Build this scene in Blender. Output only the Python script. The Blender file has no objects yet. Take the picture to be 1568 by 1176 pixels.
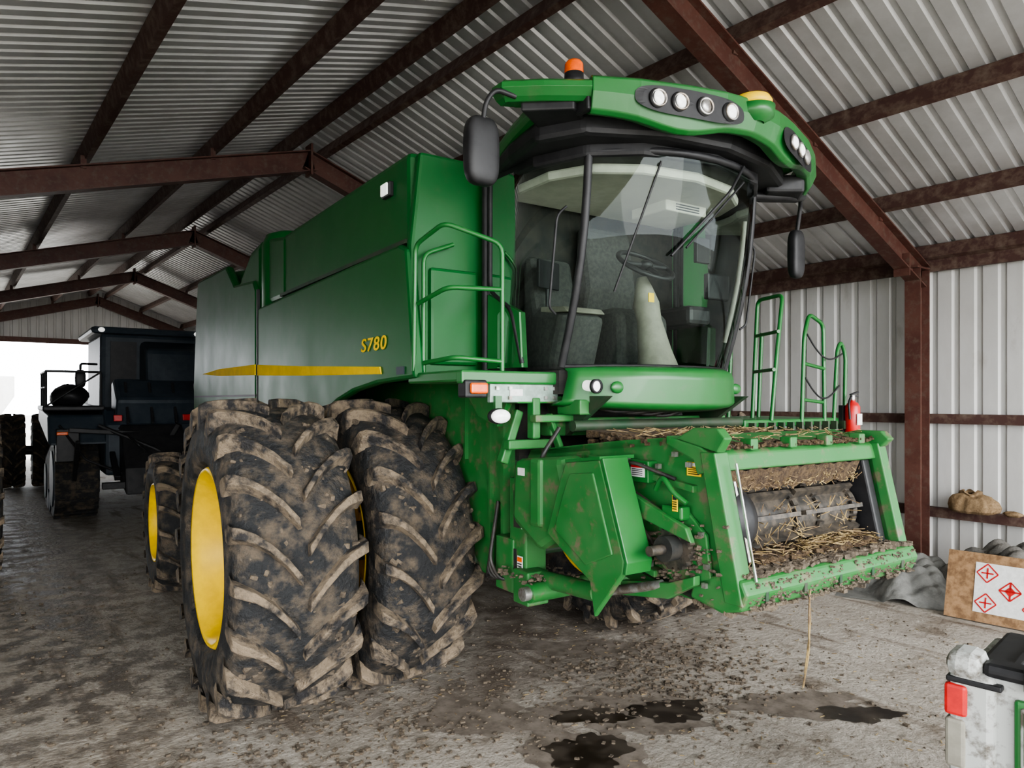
import bpy, math, random, bmesh
from mathutils import Vector, Matrix
random.seed(7)
scene = bpy.context.scene
COL = scene.collection

# ------------------------------------------------------------------ materials
def mat(name, c1, c2=None, rough=0.5, metal=0.0, scale=5.0, lo=0.4, hi=0.6, bump=0.0,
        bscale=None, c3=None, scale3=1.5, lo3=0.5, hi3=0.7, rough2=None, coat=0.0, emis=None, estr=0.0, detail=6, stretch=None, spec=None):
    m = bpy.data.materials.new(name); m.use_nodes = True
    nt = m.node_tree; N = nt.nodes; L = nt.links
    b = N['Principled BSDF']
    b.inputs['Roughness'].default_value = rough
    b.inputs['Metallic'].default_value = metal
    b.inputs['Base Color'].default_value = (*c1, 1)
    if spec is not None: b.inputs['Specular IOR Level'].default_value = spec
    if coat: b.inputs['Coat Weight'].default_value = coat
    if emis:
        b.inputs['Emission Color'].default_value = (*emis, 1); b.inputs['Emission Strength'].default_value = estr
    tc = N.new('ShaderNodeTexCoord')
    src = tc.outputs['Object']
    if stretch:
        mp = N.new('ShaderNodeMapping'); mp.inputs['Scale'].default_value = stretch
        L.new(src, mp.inputs['Vector']); src = mp.outputs['Vector']
    def noise(s, lo, hi, det=detail):
        n = N.new('ShaderNodeTexNoise'); n.inputs['Scale'].default_value = s; n.inputs['Detail'].default_value = det
        n.inputs['Roughness'].default_value = 0.66
        L.new(src, n.inputs['Vector'])
        r = N.new('ShaderNodeMapRange'); r.inputs[1].default_value = lo; r.inputs[2].default_value = hi
        L.new(n.outputs['Fac'], r.inputs[0]); return n, r
    if c2 is not None:
        n, r = noise(scale, lo, hi)
        mx = N.new('ShaderNodeMix'); mx.data_type = 'RGBA'
        mx.inputs[6].default_value = (*c1, 1); mx.inputs[7].default_value = (*c2, 1)
        L.new(r.outputs[0], mx.inputs[0]); out = mx.outputs[2]
        if rough2 is not None:
            rr = N.new('ShaderNodeMapRange'); rr.inputs[3].default_value = rough; rr.inputs[4].default_value = rough2
            L.new(r.outputs[0], rr.inputs[0]); L.new(rr.outputs[0], b.inputs['Roughness'])
        if c3 is not None:
            n3, r3 = noise(scale3, lo3, hi3)
            m3 = N.new('ShaderNodeMix'); m3.data_type = 'RGBA'
            L.new(out, m3.inputs[6]); m3.inputs[7].default_value = (*c3, 1)
            L.new(r3.outputs[0], m3.inputs[0]); out = m3.outputs[2]
        L.new(out, b.inputs['Base Color'])
    if bump:
        n, r = noise(bscale or scale * 2, 0.3, 0.7)
        bp = N.new('ShaderNodeBump'); bp.inputs['Strength'].default_value = bump; bp.inputs['Distance'].default_value = 0.02
        L.new(r.outputs[0], bp.inputs['Height']); L.new(bp.outputs[0], b.inputs['Normal'])
    return m

M = {}
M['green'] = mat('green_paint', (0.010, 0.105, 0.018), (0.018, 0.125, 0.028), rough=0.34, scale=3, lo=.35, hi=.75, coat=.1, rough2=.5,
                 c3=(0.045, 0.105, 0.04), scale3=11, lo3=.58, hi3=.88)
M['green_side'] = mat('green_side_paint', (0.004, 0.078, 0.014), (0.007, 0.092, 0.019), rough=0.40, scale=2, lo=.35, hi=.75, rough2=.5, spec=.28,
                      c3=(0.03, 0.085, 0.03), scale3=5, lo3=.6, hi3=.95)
M['green_dirty'] = mat('green_dirty_paint', (0.016, 0.125, 0.024), (0.034, 0.14, 0.038), rough=0.45, scale=6, lo=.4, hi=.7,
                       c3=(0.12, 0.10, 0.062), scale3=11, lo3=.55, hi3=.68, rough2=.7)
M['green_dark'] = mat('green_dark_paint', (0.006, 0.035, 0.011), (0.03, 0.04, 0.022), rough=0.6, scale=6)
M['yellow'] = mat('yellow_paint', (0.82, 0.54, 0.0), (0.70, 0.45, 0.01), rough=0.42, scale=6, spec=.35)
M['stripe'] = mat('yellow_decal', (0.85, 0.58, 0.01), (0.74, 0.50, 0.01), rough=0.7, scale=6, spec=.08)
M['black'] = mat('black_plastic', (0.009, 0.009, 0.010), (0.018, 0.018, 0.019), rough=0.5, scale=8, spec=.35)
M['dark'] = mat('dark_grime', (0.008, 0.009, 0.008), (0.026, 0.023, 0.018), rough=0.8, scale=10)
M['rubber'] = mat('tire_rubber', (0.012, 0.013, 0.014), (0.10, 0.079, 0.056), rough=0.65, scale=9, lo=.46, hi=.64, bump=.7, bscale=24, rough2=.95)
M['lug'] = mat('tire_lug_mud', (0.018, 0.017, 0.017), (0.20, 0.155, 0.106), rough=0.65, scale=8, lo=.42, hi=.58, bump=.7, bscale=26, rough2=.95)
M['mud'] = mat('dried_mud', (0.17, 0.133, 0.093), (0.085, 0.067, 0.048), rough=0.95, scale=14, bump=.8, bscale=30)
M['steel'] = mat('worn_steel', (0.45, 0.45, 0.44), (0.2, 0.17, 0.14), rough=0.35, metal=.8, scale=12)
M['silver'] = mat('silver_bracket', (0.27, 0.36, 0.31), (0.18, 0.24, 0.20), rough=0.4, metal=.3, scale=12)
M['orange'] = mat('orange_lens', (0.75, 0.11, 0.005), (0.6, 0.08, 0.005), rough=0.2, scale=30)
M['lens'] = mat('lamp_lens', (0.85, 0.87, 0.85), (0.6, 0.62, 0.6), rough=0.08, scale=40, emis=(1, 1, .95), estr=.8)
M['white'] = mat('white_label', (0.7, 0.7, 0.68), (0.6, 0.6, 0.57), rough=0.5, scale=30)
M['red'] = mat('red_paint', (0.5, 0.015, 0.015), (0.38, 0.015, 0.015), rough=0.35, scale=20)
M['beige'] = mat('beige_plastic', (0.22, 0.21, 0.17), (0.17, 0.16, 0.13), rough=0.65, scale=10)
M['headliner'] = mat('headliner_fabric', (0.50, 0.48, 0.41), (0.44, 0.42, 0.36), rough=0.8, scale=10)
M['seat'] = mat('seat_fabric', (0.03, 0.032, 0.03), (0.05, 0.05, 0.045), rough=0.9, scale=40, bump=.3)
M['beam'] = mat('red_oxide_steel', (0.070, 0.023, 0.016), (0.10, 0.040, 0.028), rough=0.6, scale=3, c3=(0.11, 0.08, 0.06), scale3=14, lo3=.5, hi3=.75)
M['purlin'] = mat('purlin_steel', (0.060, 0.026, 0.020), (0.14, 0.10, 0.075), rough=0.75, scale=9, lo=.45, hi=.7)
M['roof'] = mat('galvanized_roof', (0.60, 0.60, 0.60), (0.46, 0.46, 0.455), rough=0.34, metal=.4, scale=1.2, lo=.4, hi=.65, rough2=.46)
M['wallm'] = mat('white_steel_wall', (0.55, 0.545, 0.525), (0.43, 0.42, 0.395), rough=0.5, metal=.05, scale=1.3, lo=.4, hi=.7,
                 c3=(0.28, 0.25, 0.21), scale3=3, lo3=.6, hi3=.85, stretch=(1, 1, .35))
M['straw'] = mat('straw', (0.32, 0.235, 0.10), (0.13, 0.085, 0.045), rough=0.9, scale=14, lo=.42, hi=.58)
M['chaff'] = mat('chaff', (0.060, 0.036, 0.021), (0.16, 0.105, 0.052), rough=0.95, scale=35, bump=.9, bscale=70)
M['oil'] = mat('oil_stain', (0.016, 0.012, 0.009), (0.05, 0.04, 0.03), rough=0.3, scale=5, rough2=.6)
M['damp'] = mat('damp_stain', (0.11, 0.09, 0.07), (0.20, 0.17, 0.14), rough=0.8, scale=8, lo=.4, hi=.62)
M['tarp'] = mat('gray_tarp', (0.20, 0.20, 0.185), (0.12, 0.12, 0.11), rough=0.7, scale=4, bump=.4)
M['tarpd'] = mat('dark_tarp', (0.07, 0.068, 0.062), (0.13, 0.12, 0.105), rough=0.8, scale=5, bump=.5)
M['burlap'] = mat('burlap', (0.26, 0.18, 0.105), (0.17, 0.115, 0.065), rough=0.98, scale=60, bump=.3, spec=.1)
M['osb'] = mat('osb_board', (0.30, 0.18, 0.09), (0.15, 0.085, 0.04), rough=0.85, scale=14)
M['darkmach'] = mat('dark_machine_haze_paint', (0.018, 0.028, 0.038), (0.032, 0.042, 0.052), rough=0.5, scale=4, spec=.3)  # dark paint, its bluish lift imitates haze washing over the machine
M['utvwhite'] = mat('dusty_plastic', (0.36, 0.37, 0.35), (0.10, 0.088, 0.07), rough=0.65, scale=16, lo=.48, hi=.64)
M['outside'] = mat('outside_gravel', (0.42, 0.40, 0.36), (0.34, 0.32, 0.28), rough=0.95, scale=2)
M['hose'] = mat('hydraulic_hose', (0.012, 0.012, 0.012), (0.035, 0.03, 0.025), rough=0.5, scale=15)
M['chain'] = mat('greasy_chain', (0.03, 0.028, 0.025), (0.09, 0.075, 0.058), rough=0.5, metal=.35, scale=20)

def floor_mat():
    m = bpy.data.materials.new('dusty_concrete'); m.use_nodes = True
    nt = m.node_tree; N = nt.nodes; L = nt.links; b = N['Principled BSDF']
    b.inputs['Specular IOR Level'].default_value = .35
    tc = N.new('ShaderNodeTexCoord')
    def noise(s, lo, hi, det=8, rough=.62, stretch=None):
        n = N.new('ShaderNodeTexNoise'); n.inputs['Scale'].default_value = s; n.inputs['Detail'].default_value = det
        n.inputs['Roughness'].default_value = rough
        src = tc.outputs['Object']
        if stretch:
            mp = N.new('ShaderNodeMapping'); mp.inputs['Scale'].default_value = stretch; L.new(src, mp.inputs['Vector']); src = mp.outputs['Vector']
        L.new(src, n.inputs['Vector'])
        r = N.new('ShaderNodeMapRange'); r.inputs[1].default_value = lo; r.inputs[2].default_value = hi
        L.new(n.outputs['Fac'], r.inputs[0]); return r.outputs[0]
    def mix(f, a, bb):
        x = N.new('ShaderNodeMix'); x.data_type = 'RGBA'
        if isinstance(f, float): x.inputs[0].default_value = f
        else: L.new(f, x.inputs[0])
        for i, s in ((6, a), (7, bb)):
            if isinstance(s, tuple): x.inputs[i].default_value = (*s, 1)
            else: L.new(s, x.inputs[i])
        return x.outputs[2]
    c = mix(noise(1.3, .35, .7), (0.40, 0.365, 0.315), (0.27, 0.24, 0.20))
    c = mix(noise(9, .5, .75), c, (0.46, 0.425, 0.37))
    c = mix(noise(60, .52, .70), c, (0.20, 0.168, 0.13))
    c = mix(noise(2.6, .56, .68), c, (0.165, 0.135, 0.104))
    # tyre-track smears running along the building
    c = mix(noise(2.2, .55, .68, stretch=(2.4, .35, 1)), c, (0.15, 0.12, 0.092))
    sx = N.new('ShaderNodeSeparateXYZ'); L.new(tc.outputs['Object'], sx.inputs[0])
    g = N.new('ShaderNodeMapRange'); g.inputs[1].default_value = 2.4; g.inputs[2].default_value = 0.8
    L.new(sx.outputs[0], g.inputs[0])
    gy = N.new('ShaderNodeMapRange'); gy.inputs[1].default_value = 2.2; gy.inputs[2].default_value = 5.5
    L.new(sx.outputs[1], gy.inputs[0])
    mu = N.new('ShaderNodeMath'); mu.operation = 'MULTIPLY'; L.new(g.outputs[0], mu.inputs[0]); L.new(gy.outputs[0], mu.inputs[1])
    wet = N.new('ShaderNodeMath'); wet.operation = 'MULTIPLY'; L.new(mu.outputs[0], wet.inputs[0]); L.new(noise(5, .45, .56), wet.inputs[1])
    c = mix(wet.outputs[0], c, (0.085, 0.070, 0.055))
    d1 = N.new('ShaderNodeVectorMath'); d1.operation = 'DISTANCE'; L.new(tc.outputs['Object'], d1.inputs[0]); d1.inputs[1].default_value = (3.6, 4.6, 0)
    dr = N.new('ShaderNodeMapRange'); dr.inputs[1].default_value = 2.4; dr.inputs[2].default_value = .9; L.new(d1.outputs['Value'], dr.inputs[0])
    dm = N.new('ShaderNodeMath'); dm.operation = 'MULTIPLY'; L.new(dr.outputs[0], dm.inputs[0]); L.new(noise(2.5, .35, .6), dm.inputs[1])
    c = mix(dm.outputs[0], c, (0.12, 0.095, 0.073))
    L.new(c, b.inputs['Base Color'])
    r = N.new('ShaderNodeMapRange'); r.inputs[3].default_value = .88; r.inputs[4].default_value = .50
    L.new(wet.outputs[0], r.inputs[0]); L.new(r.outputs[0], b.inputs['Roughness'])
    bp = N.new('ShaderNodeBump'); bp.inputs['Strength'].default_value = .5; bp.inputs['Distance'].default_value = .02
    L.new(noise(22, .3, .7), bp.inputs['Height']); L.new(bp.outputs[0], b.inputs['Normal'])
    return m
M['floor'] = floor_mat()

def glass_mat(name, tint):
    m = bpy.data.materials.new(name); m.use_nodes = True
    nt = m.node_tree; N = nt.nodes; L = nt.links
    N.remove(N['Principled BSDF']); out = N['Material Output']
    t = N.new('ShaderNodeBsdfTransparent'); t.inputs[0].default_value = (*tint, 1)
    gl = N.new('ShaderNodeBsdfGlossy'); gl.inputs['Roughness'].default_value = .02; gl.inputs[0].default_value = (.65, .7, .7, 1)
    fr = N.new('ShaderNodeFresnel'); fr.inputs[0].default_value = 1.30
    mx = N.new('ShaderNodeMixShader'); L.new(fr.outputs[0], mx.inputs[0]); L.new(t.outputs[0], mx.inputs[1]); L.new(gl.outputs[0], mx.inputs[2])
    L.new(mx.outputs[0], out.inputs[0]); return m
M['glass'] = glass_mat('cab_glass', (.78, .86, .82))

# ------------------------------------------------------------------ builders
def empty(name, loc=(0, 0, 0), rz=0):
    e = bpy.data.objects.new(name, None); COL.objects.link(e); e.location = loc; e.rotation_euler = (0, 0, rz); e.empty_display_size = .3
    return e
def add(name, V, F, m, parent=None, bevel=0, smooth=False, seg=2):
    me = bpy.data.meshes.new(name); me.from_pydata([tuple(v) for v in V], [], F); me.update()
    bm = bmesh.new(); bm.from_mesh(me); bmesh.ops.recalc_face_normals(bm, faces=bm.faces); bm.to_mesh(me); bm.free()
    o = bpy.data.objects.new(name, me); COL.objects.link(o); me.materials.append(M[m] if isinstance(m, str) else m)
    if parent: o.parent = parent
    if smooth:
        for p in me.polygons: p.use_smooth = True
    if bevel:
        bv = o.modifiers.new('b', 'BEVEL'); bv.width = bevel; bv.segments = seg; bv.limit_method = 'ANGLE'
    return o
def box(name, x0, x1, y0, y1, z0, z1, m, parent=None, bevel=0.0):
    V = [(x, y, z) for x in (x0, x1) for y in (y0, y1) for z in (z0, z1)]
    F = [(0, 1, 3, 2), (4, 6, 7, 5), (0, 4, 5, 1), (2, 3, 7, 6), (0, 2, 6, 4), (1, 5, 7, 3)]
    return add(name, V, F, m, parent, bevel)
def prism(name, poly, a0, a1, axis, m, parent=None, bevel=0.0):
    n = len(poly)
    def P(p, a): return {'x': (a, p[0], p[1]), 'y': (p[0], a, p[1]), 'z': (p[0], p[1], a)}[axis]
    V = [P(p, a0) for p in poly] + [P(p, a1) for p in poly]
    F = [tuple(range(n)), tuple(range(2 * n - 1, n - 1, -1))] + [(i, (i + 1) % n, n + (i + 1) % n, n + i) for i in range(n)]
    return add(name, V, F, m, parent, bevel)
def tube(name, pts, r, m, parent=None, cyc=False, smooth=True):
    cu = bpy.data.curves.new(name, 'CURVE'); cu.dimensions = '3D'; cu.bevel_depth = r; cu.bevel_resolution = 3; cu.use_fill_caps = True
    s = cu.splines.new('POLY')
    P = [Vector(p) for p in pts]; Q = []
    if smooth and len(P) > 2 and not cyc:
        Q.append(P[0])
        for i in range(1, len(P) - 1):
            a, b, c = P[i - 1], P[i], P[i + 1]
            d = min((a - b).length, (c - b).length, .12 if r < .05 else .2) * .45
            p0 = b + (a - b).normalized() * d; p1 = b + (c - b).normalized() * d
            for t in (0, .25, .5, .75, 1): Q.append(p0 * (1 - t) ** 2 + b * 2 * t * (1 - t) + p1 * t * t)
        Q.append(P[-1])
    else: Q = P
    s.points.add(len(Q) - 1)
    for i, q in enumerate(Q): s.points[i].co = (*q, 1)
    s.use_cyclic_u = cyc
    o = bpy.data.objects.new(name, cu); COL.objects.link(o); cu.materials.append(M[m])
    if parent: o.parent = parent
    return o
def lathe(name, prof, origin, axis, m, parent=None, n=48, smooth=True):
    ax = Vector(axis).normalized(); t = Vector((0, 0, 1)) if abs(ax.z) < .9 else Vector((1, 0, 0))
    u = ax.cross(t).normalized(); w = ax.cross(u); O = Vector(origin); V = []; F = []
    for a, r in prof:
        for k in range(n):
            th = 2 * math.pi * k / n; V.append(O + ax * a + (u * math.cos(th) + w * math.sin(th)) * max(r, .0005))
    for i in range(len(prof) - 1):
        for k in range(n):
            F.append((i * n + k, i * n + (k + 1) % n, (i + 1) * n + (k + 1) % n, (i + 1) * n + k))
    return add(name, V, F, m, parent, 0, smooth)
def cyl(name, p0, p1, r, m, parent=None, n=24):
    p0 = Vector(p0); d = Vector(p1) - p0; l = d.length
    o = lathe(name, [(0, 0), (0, r), (l, r), (l, 0)], p0, d, m, parent, n, True)
    md = o.modifiers.new('es', 'EDGE_SPLIT'); md.split_angle = .7
    return o
def ell(name, c, r, m, parent=None, n=24, k=12, jitter=0, seed=0, zmin=None, power=1.0):
    rnd = random.Random(seed); V = []; F = []
    ph = [rnd.uniform(0, 6.28) for _ in range(6)]
    for i in range(k + 1):
        a = math.pi * i / k
        for j in range(n):
            b = 2 * math.pi * j / n
            f = 1 + jitter * (math.sin(3 * b + ph[0] + a * 2) + .6 * math.sin(5 * b + ph[1] - 3 * a) + .4 * math.sin(9 * b + ph[2] + 5 * a))
            sx = math.sin(a)
            cx, cy, cz = math.cos(b) * sx, math.sin(b) * sx, math.cos(a)
            g = lambda q: math.copysign(abs(q) ** power, q)
            z = c[2] + r[2] * g(cz) * f
            if zmin is not None: z = max(z, zmin)
            V.append((c[0] + r[0] * g(cx) * f, c[1] + r[1] * g(cy) * f, z))
    for i in range(k):
        for j in range(n):
            F.append((i * n + j, i * n + (j + 1) % n, (i + 1) * n + (j + 1) % n, (i + 1) * n + j))
    return add(name, V, F, m, parent, 0, True)
def boxes(name, items, m, parent=None, bevel=0):
    V = []; F = []
    for c, s, R in items:
        b = len(V); c = Vector(c)
        for x in (-.5, .5):
            for y in (-.5, .5):
                for z in (-.5, .5):
                    V.append(c + R @ Vector((x * s[0], y * s[1], z * s[2])))
        F += [tuple(b + i for i in f) for f in [(0, 1, 3, 2), (4, 6, 7, 5), (0, 4, 5, 1), (2, 3, 7, 6), (0, 2, 6, 4), (1, 5, 7, 3)]]
    return add(name, V, F, m, parent, bevel)
def grid(name, fn, nu, nv, m, parent=None, thick=0, smooth=True):
    V = [fn(i / nu, j / nv) for j in range(nv + 1) for i in range(nu + 1)]
    F = [(j * (nu + 1) + i, j * (nu + 1) + i + 1, (j + 1) * (nu + 1) + i + 1, (j + 1) * (nu + 1) + i) for j in range(nv) for i in range(nu)]
    o = add(name, V, F, m, parent, 0, smooth)
    if thick:
        s = o.modifiers.new('s', 'SOLIDIFY'); s.thickness = thick
    return o

# ------------------------------------------------------------------ barn
XW, XL, XR = 8.9, -3.6, 3.86
SR, SL = 0.368, 0.28
Y0, Y1 = -3.2, 27.0
def beamZ(x): return 5.16 - (x - XR) * SR if x > XR else 5.16 - (XR - x) * SL
UP = 0.24
def sheetZ(x): return beamZ(x) + UP + .14
def corrugated(name, x0, x1, zf, y0, y1, pitch, h, m):
    V = []; F = []; y = y0; prof = []
    while y < y1:
        prof += [(y, 0), (y + pitch * .60, 0), (y + pitch * .68, h), (y + pitch * .90, h)]
        y += pitch
    for (yy, dz) in prof:
        V.append((x0, yy, zf(x0) + dz)); V.append((x1, yy, zf(x1) + dz))
    for i in range(len(prof) - 1): F.append((2 * i, 2 * i + 1, 2 * i + 3, 2 * i + 2))
    return add(name, V, F, m)
corrugated('ceiling', XR, XW + .25, sheetZ, Y0 - .8, Y1, .19, .026, 'roof')
corrugated('ceiling.001', XL - .3, XR, sheetZ, Y0 - .8, Y1, .15, .026, 'roof')
def rib_wall(name, axis, fixed, a0, a1, z0, ztop, pitch=.23, h=.025, sgn=1, m='wallm'):
    V = []; F = []; a = a0; pr = []
    while a < a1:
        pr += [(a, 0), (a + pitch * .62, 0), (a + pitch * .72, h), (a + pitch * .9, h)]; a += pitch
    for aa, d in pr:
        aa = min(aa, a1)
        zt = ztop(aa) if callable(ztop) else ztop
        for z in (z0, zt):
            V.append((fixed + d * sgn, aa, z) if axis == 'x' else (aa, fixed + d * sgn, z))
    for i in range(len(pr) - 1): F.append((2 * i, 2 * i + 1, 2 * i + 3, 2 * i + 2))
    return add(name, V, F, m)
rib_wall('wall_right', 'x', XW + .12, Y0, Y1, -.02, sheetZ(XW + .12) + .02)
rib_wall('wall_left', 'x', XL - .1, 1.5, Y1, -.02, sheetZ(XL - .1) + .02, sgn=-1)
rib_wall('wall_back', 'y', Y1, 4.6, XW + .12, -.02, lambda x: sheetZ(x) + .02)
rib_wall('wall_back.001', 'y', Y1, XL - .1, 4.6, 3.75, lambda x: sheetZ(x) + .02)
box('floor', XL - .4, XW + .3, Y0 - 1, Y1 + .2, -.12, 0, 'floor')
box('ground_outside', -80, 80, -60, 110, -.3, -.13, 'outside')

def ibeam_y(x0, z0, x1, z1, y, depth, fw=.16):
    d = Vector((x1 - x0, 0, z1 - z0)); L = d.length; d.normalize(); n = Vector((-d.z, 0, d.x))
    R = Matrix((d, Vector((0, 1, 0)), n)).transposed()
    c = Vector(((x0 + x1) / 2, y, (z0 + z1) / 2))
    return [(c, (L, .012, depth), R), (c + n * depth / 2, (L, fw, .016), R), (c - n * depth / 2, (L, fw, .016), R)]
FR = [3.5 + 5.8 * k for k in range(-1, 5)]
I3 = Matrix.Identity(3)
for y in FR:
    it = ibeam_y(XR - .05, 5.16, XW - .05, beamZ(XW - .05), y, .26)
    it += ibeam_y(XL + .05, beamZ(XL + .05), XR + .05, 5.16, y, .26)
    hR = beamZ(XW) + .1
    it += [((XW - .15, y, hR / 2), (.24, .012, hR), I3), ((XW - .03, y, hR / 2), (.016, .17, hR), I3), ((XW - .27, y, hR / 2), (.016, .17, hR), I3),
           ((XW - .15, y, .01), (.34, .24, .02), I3), ((XW - .18, y, hR), (.34, .17, .02), I3)]
    hL = beamZ(XL) + .1
    it += [((XL + .15, y, hL / 2), (.24, .012, hL), I3), ((XL + .03, y, hL / 2), (.016, .17, hL), I3), ((XL + .27, y, hL / 2), (.016, .17, hL), I3)]
    it += [((XR, y, 5.16), (.03, .2, .42), I3), ((XW - .55, y, hR - .0), (.02, .17, .25), I3)]
    for px in (-3.0, -1.6, -.2, 1.2, 2.6, 5.15, 6.45, 7.8):
        it.append(((px, y, beamZ(px) + .17), (.06, .05, .14), I3))
    boxes('portal_frame', it, 'beam')
pl = []
cy = (Y0 + Y1) / 2
for px in (-3.4, -1.6, -.2, 1.2, 2.6, 3.62, 4.1, 5.15, 6.45, 7.8, 8.85):
    s = SR if px > XR else -SL
    R = Matrix.Rotation(math.atan(s), 3, 'Y')
    zc = beamZ(px) + UP + .045
    L = Y1 - Y0 + .6
    pl.append(((px, cy, zc), (.012, L, .16), R))
    pl.append((Vector((px, cy, zc)) + R @ Vector((.03, 0, .075)), (.07, L, .012), R))
    pl.append((Vector((px, cy, zc)) + R @ Vector((.03, 0, -.075)), (.07, L, .012), R))
boxes('roof_purlins', pl, 'purlin')
gl = []
for z in (.60, 1.68):
    gl += [((XW + .03, cy, z), (.012, L, .10), I3), ((XW + .07, cy, z + .05), (.09, L, .012), I3), ((XW + .07, cy, z - .05), (.09, L, .012), I3)]
gl += [((XW + .02, cy, 3.45), (.05, L, .14), I3)]
boxes('trim_wall_girts', gl, 'purlin')
boxes('door_frame', [((4.6, Y1 - .1, 1.88), (.16, .16, 3.76), I3), ((.5, Y1 - .1, 3.78), (8.2, .14, .16), I3), ((XL, Y1 - .1, 1.88), (.16, .16, 3.76), I3)], 'beam')

# ------------------------------------------------------------------ wheel builder
def wheel(prefix, cx, cy, R, w, side, parent, nl=20, dish=.26, rimm='yellow'):
    h = .05 * R / .94
    Rc = R - h
    prof = [(-.36, .545), (-.47, .60), (-.50, .70), (-.49, .80), (-.455, .885), (-.38, .945), (-.2, .965), (0, .972), (.2, .965), (.38, .945), (.455, .885), (.49, .80), (.50, .70), (.47, .60), (.36, .545)]
    lathe(prefix + '_carcass', [(a * w, r * R / .972 * (Rc / R) if r > .9 else r * R) for a, r in prof], (cx, cy, R), (1, 0, 0), 'rubber', parent, 72)
    V = []; F = []
    rnd = random.Random(int(cx * 100))
    for s in (-1, 1):
        for k in range(nl):
            th0 = 2 * math.pi * (k + (.5 if s > 0 else 0)) / nl
            secs = []
            S = [(0.03, 0), (.14, .25), (.26, .5), (.36, .72), (.45, .9), (.505, 1.0), (.51, 1.12)]
            tops = [1.0, 1.0, .998, .993, .98, .955, .87]
            bots = [.93, .93, .92, .91, .88, .84, .80]
            tw = [.06, .055, .055, .061, .072, .08, .088]
            for i, (xx, t) in enumerate(S):
                th = th0 + .30 * (1 - t) - .05 * math.sin(math.pi * min(t, 1))
                hw = tw[i] * .5 / .94
                jt = 1 + rnd.uniform(-.004, .004)
                secs.append([(xx, th - hw * 1.25, bots[i]), (xx, th - hw * .8, tops[i] * jt), (xx, th + hw * .8, tops[i] * jt), (xx, th + hw * 1.25, bots[i])])
            b = len(V)
            for sec in secs:
                for xx, th, r in sec:
                    V.append((cx + s * xx * w, cy - math.cos(th) * r * R, R - math.sin(th) * r * R))
            n = len(secs)
            for i in range(n - 1):
                for j in range(3):
                    F.append((b + i * 4 + j, b + i * 4 + j + 1, b + (i + 1) * 4 + j + 1, b + (i + 1) * 4 + j))
            F.append((b, b + 1, b + 2, b + 3)); e = b + (n - 1) * 4; F.append((e, e + 1, e + 2, e + 3))
    add(prefix + '_lugs', V, F, 'lug', parent, .006)
    if R > .9:
        it = []
        for _ in range(520):
            th = rnd.uniform(0, 6.28); xx = rnd.uniform(-.44, .44) * w; rr = R * .925 - abs(xx / w) ** 3 * .35 * R * .6; s = rnd.uniform(.008, .03)
            it.append(((cx + xx, cy - math.cos(th) * rr, R - math.sin(th) * rr), (s * 1.6, s * .8, s * 1.2), Matrix.Rotation(rnd.uniform(0, 3), 3, 'X') @ Matrix.Rotation(rnd.uniform(0, 3), 3, 'Z')))
        boxes(prefix + '_mud', it, 'mud', parent, .003)
    x0 = -.42 * w
    pr = [(x0, .565), (x0 - .02, .55), (x0 - .015, .53), (x0 + .02, .515), (x0 + .04, .49), (x0 + .12, .475), (x0 + .14, .455), (x0 + dish, .44), (x0 + dish + .02, .40), (x0 + dish, .22), (x0 + dish - .03, .2), (x0 + dish - .03, .0)]
    lathe(prefix + '_rim', [(a, r * R) for a, r in pr], (cx, cy, R), (-side, 0, 0), rimm, parent, 64)
    it = []
    for k in range(10):
        a = 2 * math.pi * k / 10; q = .29 * R
        it.append(((cx - side * (x0 + dish), cy + q * math.cos(a), R + q * math.sin(a)), (.05, .03, .03), Matrix.Rotation(a, 3, 'X')))
    boxes(prefix + '_bolts', it, 'steel', parent)
    lathe(prefix + '_barrel', [(x0 + .13, .47 * R), (.42 * w, .5 * R), (.42 * w + .01, .56 * R)], (cx, cy, R), (-side, 0, 0), rimm, parent, 48)

# ------------------------------------------------------------------ combine
RZ = -math.radians(4.81)
C = empty('combine_harvester', (0, 0, 0), RZ)
wheel('front_outer_wheel_r', 1.15, 4.57, .955, .70, -1, C)
wheel('front_inner_wheel_r', 1.93, 4.59, .955, .64, -1, C)
wheel('front_inner_wheel_l', 4.12, 4.59, .955, .64, 1, C)
wheel('front_outer_wheel_l', 4.92, 4.57, .955, .70, 1, C)
wheel('rear_wheel_r', 1.19, 7.78, .69, .56, -1, C, nl=18, dish=.16)
wheel('rear_wheel_l', 4.81, 7.78, .69, .56, 1, C, nl=18, dish=.16)
cyl('front_axle', (1.1, 4.56, .95), (4.9, 4.56, .95), .13, 'green_dark', C)
box('axle_housing', 2.35, 3.65, 4.35, 4.85, .72, 1.2, 'green_dark', C, .03)
cyl('rear_axle', (1.1, 7.78, .69), (4.9, 7.78, .69), .08, 'green_dark', C)
box('rear_axle_beam', 1.8, 4.2, 7.65, 7.91, .58, .85, 'green_dark', C, .02)

prism('separator_body', [(3.4, 1.15), (3.4, 2.0), (9.3, 2.1), (9.3, 1.2), (8.6, 1.1), (6.5, 1.0), (4.2, .9)], 2.3, 3.7, 'x', 'green_dark', C, .02)
prism('core_side_sheet', [(3.42, 2.0), (3.42, .86), (3.72, .84), (4.0, 1.1), (5.6, 1.2), (5.6, 2.05)], 2.26, 2.31, 'x', 'green_dirty', C, .01)
prism('core_side_sheet_l', [(3.42, 2.0), (3.42, .86), (3.72, .84), (4.0, 1.1), (5.6, 1.2), (5.6, 2.05)], 3.69, 3.74, 'x', 'green_dirty', C, .01)
boxes('core_ribs', [((2.25, 3.6, 1.5), (.03, .02, .95), I3), ((2.25, 3.9, 1.75), (.03, .02, .45), I3), ((2.24, 3.43, 1.42), (.05, .03, 1.1), I3)], 'green_dirty', C)

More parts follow.
